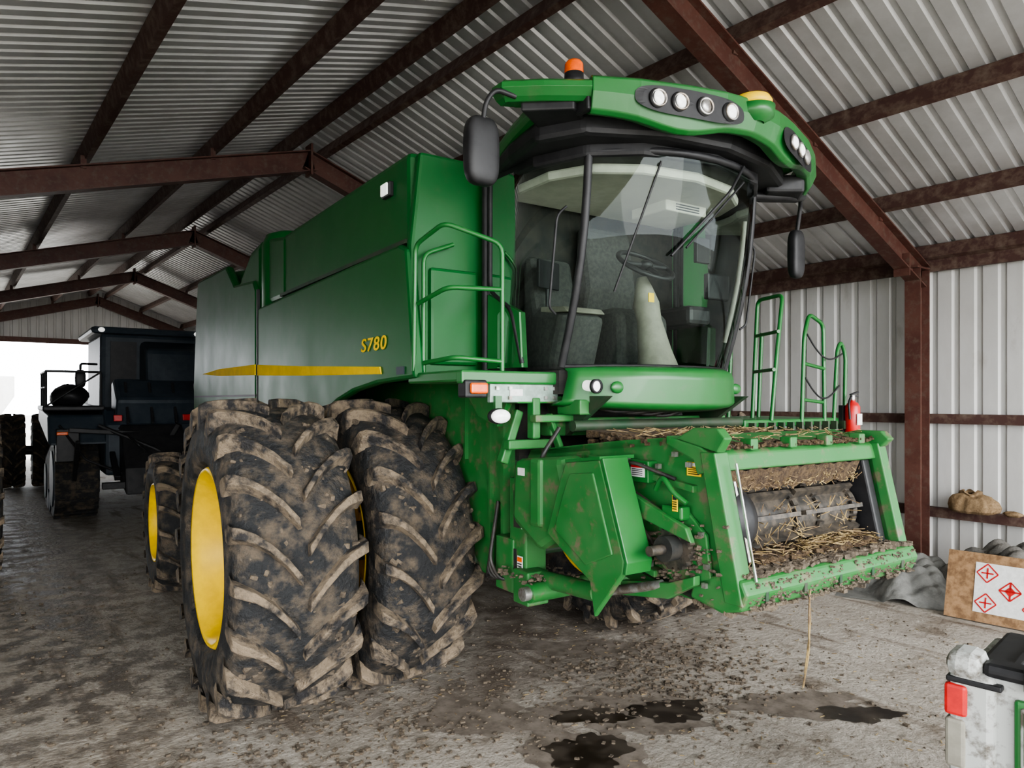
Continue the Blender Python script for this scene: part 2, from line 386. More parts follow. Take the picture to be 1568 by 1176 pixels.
XB = 1.75
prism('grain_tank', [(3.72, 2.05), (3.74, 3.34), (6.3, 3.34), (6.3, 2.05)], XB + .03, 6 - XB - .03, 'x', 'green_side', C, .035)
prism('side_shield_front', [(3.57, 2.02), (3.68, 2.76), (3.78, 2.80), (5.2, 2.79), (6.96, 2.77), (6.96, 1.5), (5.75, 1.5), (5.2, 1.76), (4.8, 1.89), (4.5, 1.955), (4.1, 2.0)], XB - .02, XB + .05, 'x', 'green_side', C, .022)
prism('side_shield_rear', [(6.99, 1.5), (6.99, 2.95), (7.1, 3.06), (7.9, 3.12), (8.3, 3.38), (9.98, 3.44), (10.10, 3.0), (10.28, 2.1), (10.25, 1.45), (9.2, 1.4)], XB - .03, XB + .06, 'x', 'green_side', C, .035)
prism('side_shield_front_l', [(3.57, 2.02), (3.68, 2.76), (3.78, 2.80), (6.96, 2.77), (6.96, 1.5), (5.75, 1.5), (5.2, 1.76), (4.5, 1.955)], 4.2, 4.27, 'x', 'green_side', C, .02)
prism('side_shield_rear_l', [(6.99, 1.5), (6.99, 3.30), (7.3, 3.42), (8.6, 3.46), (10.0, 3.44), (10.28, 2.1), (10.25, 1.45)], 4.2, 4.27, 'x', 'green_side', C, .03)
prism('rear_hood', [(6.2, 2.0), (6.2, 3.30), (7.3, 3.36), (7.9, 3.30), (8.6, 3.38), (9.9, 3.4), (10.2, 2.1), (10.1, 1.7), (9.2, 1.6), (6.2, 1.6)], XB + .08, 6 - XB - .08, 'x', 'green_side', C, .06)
lathe('shoulder_column', [(0, .0), (0, .26), (.95, .26), (1.05, .22), (1.09, .12), (1.10, 0)], (XB + .25, 6.82, 2.40), (0, 0, 1), 'green_side', C, 40)
prism('shoulder_fairing', [(6.9, 2.45), (6.9, 3.45), (7.4, 3.40), (7.95, 3.12), (8.1, 2.5)], XB + .0, XB + .6, 'x', 'green_side', C, .10)
prism('front_shoulder_infill', [(6.2, 2.79), (6.2, 3.32), (6.85, 3.42), (6.85, 2.79)], XB + .02, XB + .5, 'x', 'green_side', C, .04)
box('panel_seam', XB - .026, XB, 6.955, 6.99, 1.5, 2.95, 'black', C)
box('tank_band', XB + .0, XB + .05, 3.73, 6.28, 2.80, 2.825, 'green_dark', C)
box('lower_panel_seam', XB - .034, XB - .02, 7.0, 10.2, 1.93, 1.95, 'black', C)
prism('yellow_stripe', [(4.02, 2.055), (4.04, 2.10), (5.6, 2.165), (6.94, 2.23), (6.94, 2.13), (5.6, 2.09)], XB - .028, XB - .018, 'x', 'stripe', C)
prism('yellow_stripe_rear', [(7.0, 2.135), (7.0, 2.235), (8.6, 2.25), (9.6, 2.22), (8.6, 2.17)], XB - .038, XB - .028, 'x', 'stripe', C)
prism('tank_front_panel', [(XB, 2.03), (XB, 2.78), (XB + .06, 3.32), (6 - XB - .06, 3.32), (6 - XB, 2.78), (6 - XB, 2.03)], 3.66, 3.73, 'y', 'green_side', C, .02)
prism('tank_front_rib', [(1.86, 2.1), (1.86, 2.66), (2.18, 2.66), (2.18, 2.1)], 3.63, 3.67, 'y', 'green_side', C, .02)
box('tank_side_lamp_body', XB - .0, XB + .035, 3.96, 4.08, 3.13, 3.22, 'black', C, .008)
box('tank_side_lamp', XB - .012, XB + .0, 3.975, 4.065, 3.14, 3.21, 'lens', C, .004)
box('small_badge', XB - .026, XB - .018, 3.70, 3.80, 2.045, 2.09, 'darkmach', C)
cu = bpy.data.curves.new('model_number', 'FONT'); cu.body = 'S780'; cu.size = .125; cu.extrude = .001; cu.align_x = 'CENTER'; cu.shear = .12; cu.offset = .001; cu.space_character = 1.12
to = bpy.data.objects.new('model_number', cu); COL.objects.link(to); cu.materials.append(M['stripe']); to.parent = C
to.matrix_local = Matrix(((0, 0, -1, XB - .024), (-1.5, 0, 0, 4.15), (0, .95, 0, 2.205), (0, 0, 0, 1)))

box('platform_deck_r', XB, 2.45, 3.12, 3.7, 1.99, 2.05, 'green', C, .012)
box('platform_beam', XB, 2.4, 3.08, 3.14, 1.98, 2.05, 'green', C, .012)
box('silver_bracket', 1.93, 2.37, 3.10, 3.13, 1.885, 1.985, 'silver', C, .005)
boxes('bracket_bolts', [((x, 3.095, z), (.018, .015, .018), I3) for x in (1.97, 2.05, 2.28, 2.34) for z in (1.91, 1.96)], 'steel', C)
box('bracket_label', 2.05, 2.13, 3.094, 3.1, 1.92, 1.955, 'white', C)
box('turn_lamp_body', 1.76, 1.89, 3.06, 3.14, 1.91, 2.0, 'black', C, .01)
box('turn_lamp_lens', 1.785, 1.885, 3.04, 3.065, 1.93, 1.985, 'orange', C, .01)
ell('work_lamp_lens', (1.97, 3.06, 1.815), (.056, .032, .036), 'lens', C)
ell('work_lamp_shell', (1.97, 3.085, 1.815), (.062, .04, .042), 'black', C)
box('work_lamp_bracket', 1.95, 1.99, 3.08, 3.1, 1.84, 1.92, 'green', C)
prism('platform_gusset', [(3.12, 1.99), (3.7, 1.99), (3.5, 1.8), (3.3, 1.75)], 2.1, 2.14, 'x', 'green_dirty', C, .006)
boxes('bracket_frame', [((2.22, 3.12, 1.80), (.05, .06, .22), I3), ((2.30, 3.06, 1.80), (.26, .06, .04), I3), ((2.12, 3.2, 1.7), (.05, .05, .3), Matrix.Rotation(.35, 3, 'Y')),
                        ((2.2, 3.15, 1.66), (.28, .06, .05), I3), ((2.40, 3.0, 1.86), (.08, .2, .08), I3), ((2.25, 3.2, 1.9), (.3, .2, .04), I3),
                        ((2.34, 3.1, 1.73), (.03, .05, .2), Matrix.Rotation(-.4, 3, 'Y'))], 'green_dirty', C, .008)

hr = .013
tube('handrail_main', [(1.74, 3.60, 2.06), (1.74, 3.58, 2.76), (1.77, 3.30, 2.83), (2.03, 3.14, 2.72), (2.03, 3.14, 2.05)], hr, 'green', C)
tube('handrail_mid', [(1.74, 3.55, 2.43), (1.78, 3.28, 2.49), (2.03, 3.14, 2.48)], hr, 'green', C)
tube('handrail_low', [(1.75, 3.50, 2.10), (1.79, 3.22, 2.12), (2.03, 3.14, 2.10)], hr, 'green', C)
tube('handrail_back', [(1.80, 3.6, 2.05), (1.80, 3.6, 2.72), (2.0, 3.62, 2.80)], hr, 'green', C)

# ---- cab
def gy(s, t):
    yc = 3.04 + (2.81 - 3.04) * t
    return yc - .28 * (1 - abs(s) ** 2.2) - .05 * math.sin(math.pi * t)
def gpt(s, t, off=0, zb=2.08, zt=3.17, hw=.655):
    return (3 + hw * s, gy(s, t) + off, zb + (zt - zb) * t)
grid('windshield', lambda a, b: gpt(2 * a - 1, b), 24, 12, 'glass', C)
for sgn, nm in ((-1, 'r'), (1, 'l')):
    def sp(a, b, sgn=sgn):
        x0, y0, z0 = gpt(-1, b)
        x1, y1 = 2.20, 3.56
        bul = -.05 * math.sin(math.pi * a)
        x = x0 + (x1 - x0) * a + bul; y = y0 + (y1 - y0) * a
        z = 2.08 + (3.17 - 2.08) * b
        return (x if sgn < 0 else 6 - x, y, z)
    grid('side_glass_' + nm, sp, 10, 8, 'glass', C)
    mx = (lambda p: p) if sgn < 0 else (lambda p: (6 - p[0], p[1], p[2]))
    tube('front_pillar_' + nm, [mx(gpt(-1, t / 6)) for t in range(7)], .022, 'black', C, smooth=False)
    tube('rear_pillar_' + nm, [mx((2.2, 3.58, 2.05)), mx((2.2, 3.58, 3.2))], .025, 'black', C)
    tube('door_seal_' + nm, [mx(sp(.96, 1, -1)), mx(sp(.96, .42, -1)), mx(sp(.62, .30, -1)), mx(sp(.42, .02, -1))], .014, 'black', C, smooth=True)
    a0 = [sp(.97, .40, -1), sp(.97, .0, -1), sp(.40, .0, -1), sp(.50, .28, -1)]
    V = [mx((p[0] - .012, p[1], p[2])) for p in a0] + [mx((p[0] + .03, p[1], p[2])) for p in a0]
    add('door_corner_panel_' + nm, V, [(0, 1, 2, 3), (7, 6, 5, 4), (0, 4, 5, 1), (1, 5, 6, 2), (2, 6, 7, 3), (3, 7, 4, 0)], 'green', C)
    tube('cab_grab_' + nm, [mx((2.26, 2.98, 2.35)), mx((2.21, 2.97, 2.38)), mx((2.21, 2.90, 2.85)), mx((2.27, 2.9, 2.9))], .007, 'black', C)
tube('glass_reflection_strip_l', [gpt(.90, t / 6, .06) for t in range(1, 6)], .016, 'headliner', C, smooth=False)  # pale strip added inside the cab to imitate the side glass reflection
tube('windshield_top_seal', [gpt(-1 + 2 * i / 24, 1.0) for i in range(25)], .02, 'black', C, smooth=False)
tube('windshield_bottom_seal', [gpt(-1 + 2 * i / 24, .0) for i in range(25)], .012, 'black', C, smooth=False)
def apron(a, b):
    s = 2 * a - 1
    hw = .69 - .05 * b
    prof = [(0, .10), (.06, .02), (.14, 0.0), (.75, -.012), (.9, 0.0), (1, .045)]
    for (b0, o0), (b1, o1) in zip(prof, prof[1:]):
        if b0 <= b <= b1: off = o0 + (o1 - o0) * (b - b0) / (b1 - b0); break
    y = 3.00 - .33 * (1 - abs(s) ** 2.4) + off
    z = 1.865 + .215 * b - .035 * (1 - abs(s) ** 2) * (1 - b)
    return (3 + hw * s, y, z)
grid('cab_front_apron', apron, 28, 20, 'green', C, .015)
fl = [(3 + .655 * s, gy(s, 0) + .02) for s in [-1 + i / 8 for i in range(17)]]
prism('cab_floor', fl + [(3.8, 3.6), (3.8, 3.66), (2.2, 3.66), (2.2, 3.6)], 1.93, 2.06, 'z', 'dark', C)
cyl('apron_lamp', (2.42, 2.92, 1.975), (2.42, 2.84, 1.97), .029, 'lens', C)
lathe('apron_lamp_ring', [(0, .028), (.0, .038), (.02, .038), (.02, .028)], (2.42, 2.85, 1.97), (0, -1, 0), 'black', C, 24)
for xx in (2.53, 3.5):
    ell('apron_boss', (xx, 3.0 - .33 * (1 - abs((xx - 3) / .68) ** 2.4) - .008, 1.965), (.045, .018, .032), 'green', C)
# cab roof
roofpl = [(2.28, 3.7), (2.14, 3.25), (2.08, 2.92), (2.22, 2.68), (2.6, 2.50), (3.0, 2.44), (3.4, 2.50), (3.78, 2.68), (3.92, 2.92), (3.86, 3.25), (3.72, 3.7)]
prism('roof_underside', roofpl, 3.20, 3.31, 'z', 'black', C, .03)
in2 = [(2.22, 3.65), (2.2, 3.1), (2.32, 2.8), (2.55, 2.62), (3, 2.53), (3.45, 2.62), (3.68, 2.8), (3.80, 3.1), (3.78, 3.65)]
prism('roof_inner_frame', in2, 3.14, 3.22, 'z', 'black', C, .02)
in3 = [(2.3, 3.55), (2.3, 3.1), (2.42, 2.86), (2.65, 2.72), (3, 2.66), (3.35, 2.72), (3.58, 2.86), (3.7, 3.1), (3.7, 3.55)]
prism('headliner', in3, 3.09, 3.15, 'z', 'headliner', C, .02)
rt = [(2.3, 3.75), (2.12, 3.2), (2.04, 2.9), (2.12, 2.66), (2.35, 2.52), (2.6, 2.44), (3.0, 2.38), (3.4, 2.44), (3.65, 2.52), (3.88, 2.66), (3.96, 2.9), (3.88, 3.2), (3.7, 3.75)]
prism('roof_cap', rt, 3.30, 3.40, 'z', 'green', C, .04)
arc = [(1.80, 2.86), (1.80, 2.78), (1.95, 2.66), (2.14, 2.54), (2.35, 2.44), (2.6, 2.36), (2.8, 2.31), (3.0, 2.29), (3.2, 2.31), (3.4, 2.36), (3.65, 2.44), (3.86, 2.54), (4.05, 2.66), (4.18, 2.80), (4.18, 2.98)]
def arcpt(x):
    for k in range(1, len(arc) - 2):
        if arc[k][0] <= x <= arc[k + 1][0]:
            t = (x - arc[k][0]) / (arc[k + 1][0] - arc[k][0]); y = arc[k][1] + (arc[k + 1][1] - arc[k][1]) * t
            ds = []
            for q in (max(k - 1, 1), k, min(k + 1, len(arc) - 3)):
                ds.append(Vector((arc[q + 1][0] - arc[q][0], arc[q + 1][1] - arc[q][1])).normalized())
            d = (ds[0] * .25 + ds[1] * .5 + ds[2] * .25).normalized(); return Vector((x, y)), Vector((d.y, -d.x, 0))
def visor(name, i0, i1, zb, zt, thick=.10):
    pts = []
    for i in range(i0, i1):
        for k in range(4):
            t = k / 4; a, b = arc[i], arc[i + 1]; pts.append((a[0] + (b[0] - a[0]) * t, a[1] + (b[1] - a[1]) * t))
    pts.append(arc[i1]); n = len(pts); V = []; F = []
    for i, p in enumerate(pts):
        a = pts[max(i - 1, 0)]; b = pts[min(i + 1, n - 1)]; d = Vector((b[0] - a[0], b[1] - a[1])).normalized(); nr = Vector((d.y, -d.x))
        zbb = zb(p[0]) if callable(zb) else zb
        ztt = zt(p[0]) if callable(zt) else zt
        pr = [(-thick, ztt), (-.02, ztt), (.01, ztt - .02), (.015, (ztt + zbb) / 2), (-.015, zbb + .015), (-.04, zbb), (-thick, zbb + .02)]
        for o_, z in pr: V.append((p[0] + nr.x * o_, p[1] + nr.y * o_, z))
    m = 7
    for i in range(n - 1):
        for j in range(m): F.append((i * m + j, i * m + (j + 1) % m, (i + 1) * m + (j + 1) % m, (i + 1) * m + j))
    F.append(tuple(range(m))); F.append(tuple((n - 1) * m + j for j in range(m)))
    return add(name, V, F, 'green', C, .006)
def zbf(x):
    a = abs(x - 3)
    z = 3.235 - .055 * math.exp(-((a - .42) / .20) ** 2) + .05 * max(0, a - .65)
    if x > 3.9: z -= .06 * (x - 3.9) / .28
    return z
visor('visor_center', 3, 13, zbf, lambda x: 3.42 - max(0, x - 3.3) * .05)
visor('visor_corner_r', 0, 3, 3.305, 3.40, .16)
box('visor_joint_r', 2.13, 2.17, 2.56, 2.66, 3.26, 3.38, 'black', C, .01)
def lampset(nm, xs, zc, zs, band, hgt=.066):
    V = []; n = 32; ring = []
    xa, xb = band
    for k in range(n):
        a = 2 * math.pi * k / n
        ca, sa = math.cos(a), math.sin(a)
        ring.append(((xa + xb) / 2 + (xb - xa) / 2 * math.copysign(abs(ca) ** .55, ca), math.copysign(abs(sa) ** .75, sa) * hgt))
    rows = 9; F = []
    for r in range(rows):
        f = r / (rows - 1)
        for (ex, ez) in ring:
            x = (xa + xb) / 2 + (ex - (xa + xb) / 2) * f
            p, nr = arcpt(x)
            V.append((p.x + nr.x * .0185, p.y + nr.y * .0185, zc(x) + ez * f))
    for r in range(rows - 1):
        for k in range(n): F.append((r * n + k, r * n + (k + 1) % n, (r + 1) * n + (k + 1) % n, (r + 1) * n + k))
    add('lamp_recess_' + nm, V, F, 'black', C)
    for i, x in enumerate(xs):
        p, nr = arcpt(x); p = Vector((p.x, p.y, zc(x)))
        ell(f'lamp_housing_{nm}_{i}', p + nr * .012, (.052, .02, .05), 'black', C)
        lathe(f'lamp_bezel_{nm}_{i}', [(0, .0), (0, .040), (.012, .043), (.018, .038), (.012, .032)], p + nr * .018, nr, 'steel', C, 24)
        ell(f'lamp_glass_{nm}_{i}', p + nr * .028, (.033, .012, .033), 'lens' if zs[i] else 'steel', C)
lampset('r', [2.43, 2.54, 2.67, 2.81], lambda x: 3.318 - (x - 2.42) * .04, [1, 1, 0, 1], (2.32, 2.90))
lampset('l', [3.36, 3.46, 3.56], lambda x: 3.285 - (x - 3.3) * .12, [1, 1, 0], (3.24, 3.68))
lathe('gps_dome', [(0, .0), (0, .095), (.03, .10), (.055, .085), (.07, .045), (.075, 0)], (3.02, 2.33, 3.38), (0, 0, 1), 'yellow', C, 32)
lathe('gps_base', [(-.08, .05), (-.05, .10), (0, .105), (.005, .0)], (3.02, 2.32, 3.38), (0, 0, 1), 'green', C, 32)
for i, (bx, by) in enumerate(((2.16, 2.70), (3.84, 2.85))):
    lathe(f'beacon_base_{i}', [(0, 0), (0, .05), (.08, .047), (.08, 0)], (bx, by, 3.40), (0, 0, 1), 'black', C, 24)
    lathe(f'beacon_lens_{i}', [(0, .047), (.045, .045), (.06, .035), (.062, 0)], (bx, by, 3.48), (0, 0, 1), 'orange', C, 24)
ell('mirror_r', (1.72, 2.84, 3.06), (.088, .045, .16), 'black', C, power=.55)
tube('mirror_arm_r', [(1.86, 2.76, 3.32), (1.76, 2.78, 3.34), (1.72, 2.80, 3.28), (1.72, 2.83, 3.18)], .012, 'black', C)
ell('mirror_l', (4.29, 2.95, 2.89), (.062, .04, .165), 'black', C, power=.55)
tube('mirror_arm_l', [(4.15, 2.83, 3.24), (4.27, 2.9, 3.22), (4.29, 2.95, 3.0)], .014, 'black', C)
tube('roof_arm_l', [(3.7, 2.85, 3.17), (3.95, 2.75, 3.18), (4.13, 2.8, 3.22)], .03, 'black', C)
prism('roof_corner_brace_r', [(1.9, 2.78), (2.1, 2.62), (2.3, 2.75), (2.15, 2.95)], 3.27, 3.32, 'z', 'black', C, .01)
prism('roof_corner_brace_l', [(4.1, 2.80), (3.9, 2.62), (3.7, 2.75), (3.85, 2.95)], 3.17, 3.28, 'z', 'black', C, .02)
tube('wiper_arm', [gpt(.30, 1.0, -.03), gpt(.1, .85, -.04), gpt(-.42, .52, -.03)], .008, 'black', C)
tube('wiper_blade', [gpt(.34, .93, -.02), gpt(-.30, .56, -.03)], .006, 'black', C, smooth=False)
tube('wiper_blade_side', [gpt(-.55, .95, -.02), gpt(-.78, .35, -.02)], .006, 'black', C, smooth=False)
# interior
box('cab_rear_wall', 2.22, 3.78, 3.6, 3.65, 2.05, 3.12, 'dark', C)
prism('seat_base', [(3.12, 2.08), (3.12, 2.4), (3.2, 2.46), (3.55, 2.44), (3.55, 2.08)], 2.85, 3.25, 'x', 'seat', C, .04)
prism('seat_back', [(3.45, 2.42), (3.40, 2.6), (3.47, 3.0), (3.55, 3.0), (3.58, 2.42)], 2.85, 3.25, 'x', 'seat', C, .04)
box('armrest_console', 3.30, 3.5, 3.0, 3.5, 2.36, 2.48, 'black', C, .03)
box('monitor', 3.42, 3.62, 2.96, 3.0, 2.52, 2.68, 'black', C, .01)
prism('trainer_seat', [(3.2, 2.06), (3.1, 2.38), (3.35, 2.42), (3.42, 2.75), (3.5, 2.75), (3.5, 2.06)], 2.40, 2.72, 'x', 'seat', C, .04)
prism('trainer_seat_top', [(3.08, 2.385), (3.12, 2.42), (3.34, 2.44), (3.34, 2.40)], 2.42, 2.70, 'x', 'beige', C, .01)
lathe('steering_column', [(0, .12), (.12, .095), (.3, .07), (.40, .075), (.50, .05), (.56, .03), (.56, 0)], (2.93, 2.90, 2.06), (-.02, .22, 1), 'beige', C, 24)
cc = Vector((2.93, 3.0, 2.68)); u = Vector((1, 0, 0)); w = Vector((0, .80, .55)).normalized()
tube('steering_wheel', [cc + (u * math.cos(a) + w * math.sin(a)) * .17 for a in [2 * math.pi * k / 32 for k in range(32)]], .014, 'black', C, cyc=True)
tube('steering_spokes', [cc + u * .16, cc, cc - u * .16], .014, 'black', C)
tube('steering_spoke_low', [cc, cc - w * .16], .014, 'black', C)
ell('steering_hub', cc, (.045, .045, .03), 'black', C)
box('radio_panel', 3.1, 3.45, 3.0, 3.3, 3.03, 3.10, 'headliner', C, .01)
boxes('radio_slots', [((3.28, 3.0 - .003, 3.045 + .015 * i), (.2, .004, .006), I3) for i in range(3)], 'black', C)
boxes('inner_screen', [((2.45, 3.3, 2.62), (.2, .02, .16), Matrix.Rotation(.3, 3, 'Z')), ((3.52, 3.1, 2.85), (.12, .03, .16), I3)], 'black', C, .005)
tube('screen_stalk', [(2.45, 3.3, 2.1), (2.45, 3.31, 2.6)], .012, 'black', C)
box('yellow_tag', 2.80, 2.84, 2.84, 2.845, 2.44, 2.49, 'yellow', C)

# ---- left platform, ladder, rails
box('platform_deck_l', 3.75, 4.85, 2.95, 3.7, 1.72, 1.77, 'green', C, .01)
boxes('platform_grate', [((3.8 + .1 * i, 2.93, 1.72), (.02, .05, .06), I3) for i in range(11)], 'green_dark', C)
tube('rail_a', [(4.02, 2.95, 1.76), (4.12, 2.98, 2.2), (4.24, 3.02, 2.62), (4.34, 3.3, 2.62), (4.28, 3.3, 1.76)], .014, 'green', C)
tube('rail_b', [(4.35, 2.95, 1.70), (4.38, 2.95, 2.34), (4.48, 2.98, 2.50), (4.68, 3.0, 2.44), (4.62, 2.95, 1.70)], .014, 'green', C)
tube('rail_c', [(4.72, 2.95, 1.62), (4.82, 2.98, 2.26), (4.90, 3.0, 2.33), (4.96, 3.0, 2.23), (4.86, 2.95, 1.62)], .014, 'green', C)
tube('rail_d', [(4.05, 2.95, 2.1), (4.3, 3.3, 2.1)], .012, 'green', C)
tube('rail_e', [(4.14, 2.98, 2.36), (4.32, 3.3, 2.36)], .012, 'green', C)
tube('rail_f', [(4.37, 2.95, 2.15), (4.64, 2.97, 2.12)], .012, 'green', C)
tube('rail_g', [(4.37, 2.95, 1.9), (4.64, 2.97, 1.88)], .012, 'green', C)
tube('ladder_stile_a', [(4.08, 3.35, 1.76), (4.12, 3.35, 2.5)], .014, 'green', C)
tube('ladder_stile_b', [(4.48, 3.4, 1.76), (4.52, 3.4, 2.4)], .014, 'green', C)
tube('safety_chain', [(4.40, 2.94, 2.35)] + [(4.40 + .42 * t, 2.94, 2.35 - .1 * math.sin(math.pi * t) - .12 * t) for t in (.2, .4, .6, .8, 1)], .006, 'black', C)
tube('safety_chain_low', [(4.38, 2.94, 2.05)] + [(4.38 + .40 * t, 2.94, 2.05 - .12 * math.sin(math.pi * t) - .05 * t) for t in (.2, .4, .6, .8, 1)], .006, 'black', C)
box('ladder_fold', 4.55, 4.9, 2.88, 3.2, 1.58, 1.66, 'green_dark', C, .01)
# ---- feeder house
XA, XZ = 2.36, 3.59
side = [(1.89, 1.08), (2.02, 1.67), (2.26, 1.73), (2.6, 1.70), (3.35, 1.61), (3.5, 1.4), (3.3, 1.22), (2.5, 1.03), (2.1, 1.03)]
prism('feeder_side_r', side, XA, XA + .03, 'x', 'green_dirty', C, .006)
prism('feeder_side_l', side, XZ - .03, XZ, 'x', 'green_dirty', C, .006)
prism('feeder_top', [(2.24, 1.70), (2.26, 1.73), (2.6, 1.70), (3.35, 1.61), (3.35, 1.58)], XA, XZ, 'x', 'green_dirty', C)
prism('feeder_floor', [(2.1, 1.03), (3.3, 1.22), (3.3, 1.26), (2.1, 1.07)], XA, XZ, 'x', 'dark', C)
prism('feeder_throat', [(2.75, 1.1), (2.75, 1.62), (3.35, 1.58), (3.35, 1.25)], XA + .03, XZ - .03, 'x', 'dark', C)
prism('front_top_bar', [(1.99, 1.60), (2.01, 1.67), (2.06, 1.70), (2.26, 1.74), (2.26, 1.70), (2.1, 1.64), (2.08, 1.58)], XA - .03, XZ + .03, 'x', 'green_dirty', C, .008)
prism('front_lip', [(1.85, 1.05), (1.82, 1.12), (1.845, 1.17), (1.93, 1.19), (2.1, 1.13), (2.12, 1.05), (1.95, 1.02)], XA - .03, XZ + .06, 'x', 'green_dirty', C, .012)
boxes('front_lip_notches', [((XA + .1 + .26 * i, 1.828, 1.10), (.02, .015, .04), I3) for i in range(5)], 'green_dark', C, .003)
for nm, a, b in (('r', XA - .035, XA + .05), ('l', XZ - .03, XZ + .04)):
    prism('front_flange_' + nm, [(1.84, 1.07), (1.98, 1.68), (2.06, 1.68), (1.93, 1.07)], a, b, 'x', 'green_dirty', C, .006)
boxes('flange_edges', [((XA + .045, 1.885, 1.40), (.008, .008, .48), Matrix.Rotation(-.21, 3, 'X'))], 'steel', C)
prism('lock_hook_r', [(1.97, 1.68), (1.93, 1.74), (1.97, 1.78), (2.1, 1.78), (2.2, 1.73)], XA - .03, XA + .02, 'x', 'green_dirty', C, .006)
boxes('top_lugs', [((XA + .24 + .28 * i, 2.02, 1.705), (.05, .06, .05), I3) for i in range(4)], 'green_dirty', C, .006)
prism('lock_hook_l', [(1.97, 1.66), (1.93, 1.70), (1.97, 1.74), (2.1, 1.74), (2.2, 1.72)], XZ - .02, XZ + .04, 'x', 'green_dirty', C, .006)
prism('feeder_deflector', [(2.03, 1.60), (2.12, 1.64), (2.5, 1.60), (2.3, 1.48), (2.08, 1.51)], XA + .05, XZ - .05, 'x', 'dark', C, .01)
prism('feeder_liner_r', [(1.92, 1.15), (2.02, 1.60), (2.5, 1.62), (2.6, 1.1)], XA + .04, XA + .10, 'x', 'black', C, .01)
prism('feeder_liner_l', [(1.92, 1.15), (2.02, 1.60), (2.5, 1.62), (2.6, 1.1)], XZ - .10, XZ - .04, 'x', 'black', C, .01)
lathe('seal_bulge_r', [(0, .16), (.06, .18), (.13, .15), (.17, .06), (.17, 0)], (XA + .08, 2.10, 1.37), (1, 0, 0), 'black', C, 32)
prism('polished_wear_plate', [(1.915, 1.22), (1.995, 1.55), (2.05, 1.55), (2.05, 1.22)], XA + .105, XA + .118, 'x', 'steel', C)
cyl('feeder_drum', (XA + .2, 2.16, 1.34), (XZ - .12, 2.16, 1.34), .125, 'chain', C, 32)
sl = []
for k in range(9):
    a = 2 * math.pi * k / 9 + .2
    for x0, x1 in ((XA + .22, XA + .58), (XA + .62, XZ - .14)):
        sl.append((((x0 + x1) / 2, 2.16 - .145 * math.cos(a), 1.34 + .145 * math.sin(a)), (x1 - x0, .045, .02), Matrix.Rotation(-a, 3, 'X')))
for xx in (XA + .28, XA + .60, XZ - .45, XZ - .17):
    for k in range(22):
        a = 2 * math.pi * k / 22
        sl.append(((xx, 2.16 - .137 * math.cos(a), 1.34 + .137 * math.sin(a)), (.035, .014, .026), Matrix.Rotation(-a, 3, 'X')))
boxes('slat_chain', sl, 'chain', C)
prism('feeder_inner_floor', [(1.90, 1.175), (2.6, 1.19), (2.6, 1.12), (1.90, 1.12)], XA + .03, XZ - .03, 'x', 'chaff', C)
cyl('cross_shaft', (2.35, 2.95, 1.76), (3.7, 2.95, 1.76), .03, 'green_dark', C)
box('cross_beam', 2.32, 3.75, 3.1, 3.2, 1.70, 1.80, 'green_dirty', C, .01)
box('under_cab_bulkhead', 2.3, 3.75, 3.38, 3.42, 1.55, 1.95, 'dark', C)
prism('crop_pan', [(2.62, 1.715), (2.64, 1.73), (2.9, 1.74), (2.9, 1.70)], 2.40, 3.1, 'x', 'chaff', C, .004)
prism('under_cab_hanger_r', [(2.75, 1.92), (3.3, 1.92), (3.2, 1.70), (3.1, 1.70)], 2.42, 2.46, 'x', 'green_dark', C, .004)
prism('under_cab_hanger_l', [(2.75, 1.92), (3.3, 1.92), (3.2, 1.70), (3.1, 1.70)], 3.5, 3.54, 'x', 'green_dark', C, .004)
for i in range(4):
    tube(f'under_cab_hose_{i}', [(2.5 + .1 * i, 3.2, 1.9), (2.65 + .12 * i, 2.95, 1.83 - .01 * i), (2.9 + .1 * i, 2.85, 1.86), (3.3, 3.1, 1.88)], .011, 'hose', C)
# ---- right side feeder drive
shield = [(2.68, 1.60), (2.43, 1.63), (2.27, 1.20), (2.28, 1.146), (2.47, .914), (2.50, 1.07), (2.83, 1.24), (2.73, 1.495)]
prism('drive_shield', shield, 2.09, 2.12, 'x', 'green_dirty', C, .008)
prism('drive_shield_emboss', [(2.64, 1.55), (2.47, 1.57), (2.34, 1.22), (2.52, 1.14), (2.76, 1.27), (2.69, 1.45)], 2.082, 2.095, 'x', 'green_dirty', C, .008)
prism('drive_shield_flange', [(2.43, 1.63), (2.27, 1.20), (2.28, 1.146), (2.26, 1.146), (2.25, 1.2), (2.41, 1.64)], 2.09, 2.24, 'x', 'green', C, .004)
prism('drive_shield_top', [(2.68, 1.60), (2.43, 1.63), (2.43, 1.645), (2.68, 1.615)], 2.09, 2.3, 'x', 'green', C)
prism('gearcase_cover', [(3.18, 1.58), (2.76, 1.62), (2.72, 1.5), (2.78, 1.22), (2.95, 1.12), (3.2, 1.25)], 2.12, 2.3, 'x', 'green_dirty', C, .04)
box('gearcase_rib', 2.10, 2.14, 2.9, 3.0, 1.25, 1.6, 'green_dirty', C, .02)
box('gearcase_label', 2.114, 2.118, 3.06, 3.12, 1.50, 1.54, 'white', C)
boxes('side_column', [((2.25, 3.22, 1.16), (.14, .16, .62), I3), ((2.25, 3.34, .98), (.16, .18, .3), I3), ((2.2, 3.12, .90), (.14, .14, .18), I3)], 'green_dirty', C, .01)
boxes('side_column_slots', [((2.178, 3.22, 1.3), (.005, .06, .2), I3), ((2.178, 3.24, 1.02), (.005, .03, .12), I3)], 'dark', C)
cyl('lift_cylinder', (2.24, 3.3, .93), (2.24, 2.62, .97), .045, 'green_dirty', C)
cyl('lift_cylinder_rod', (2.24, 2.62, .97), (2.3, 2.25, 1.08), .022, 'steel', C)
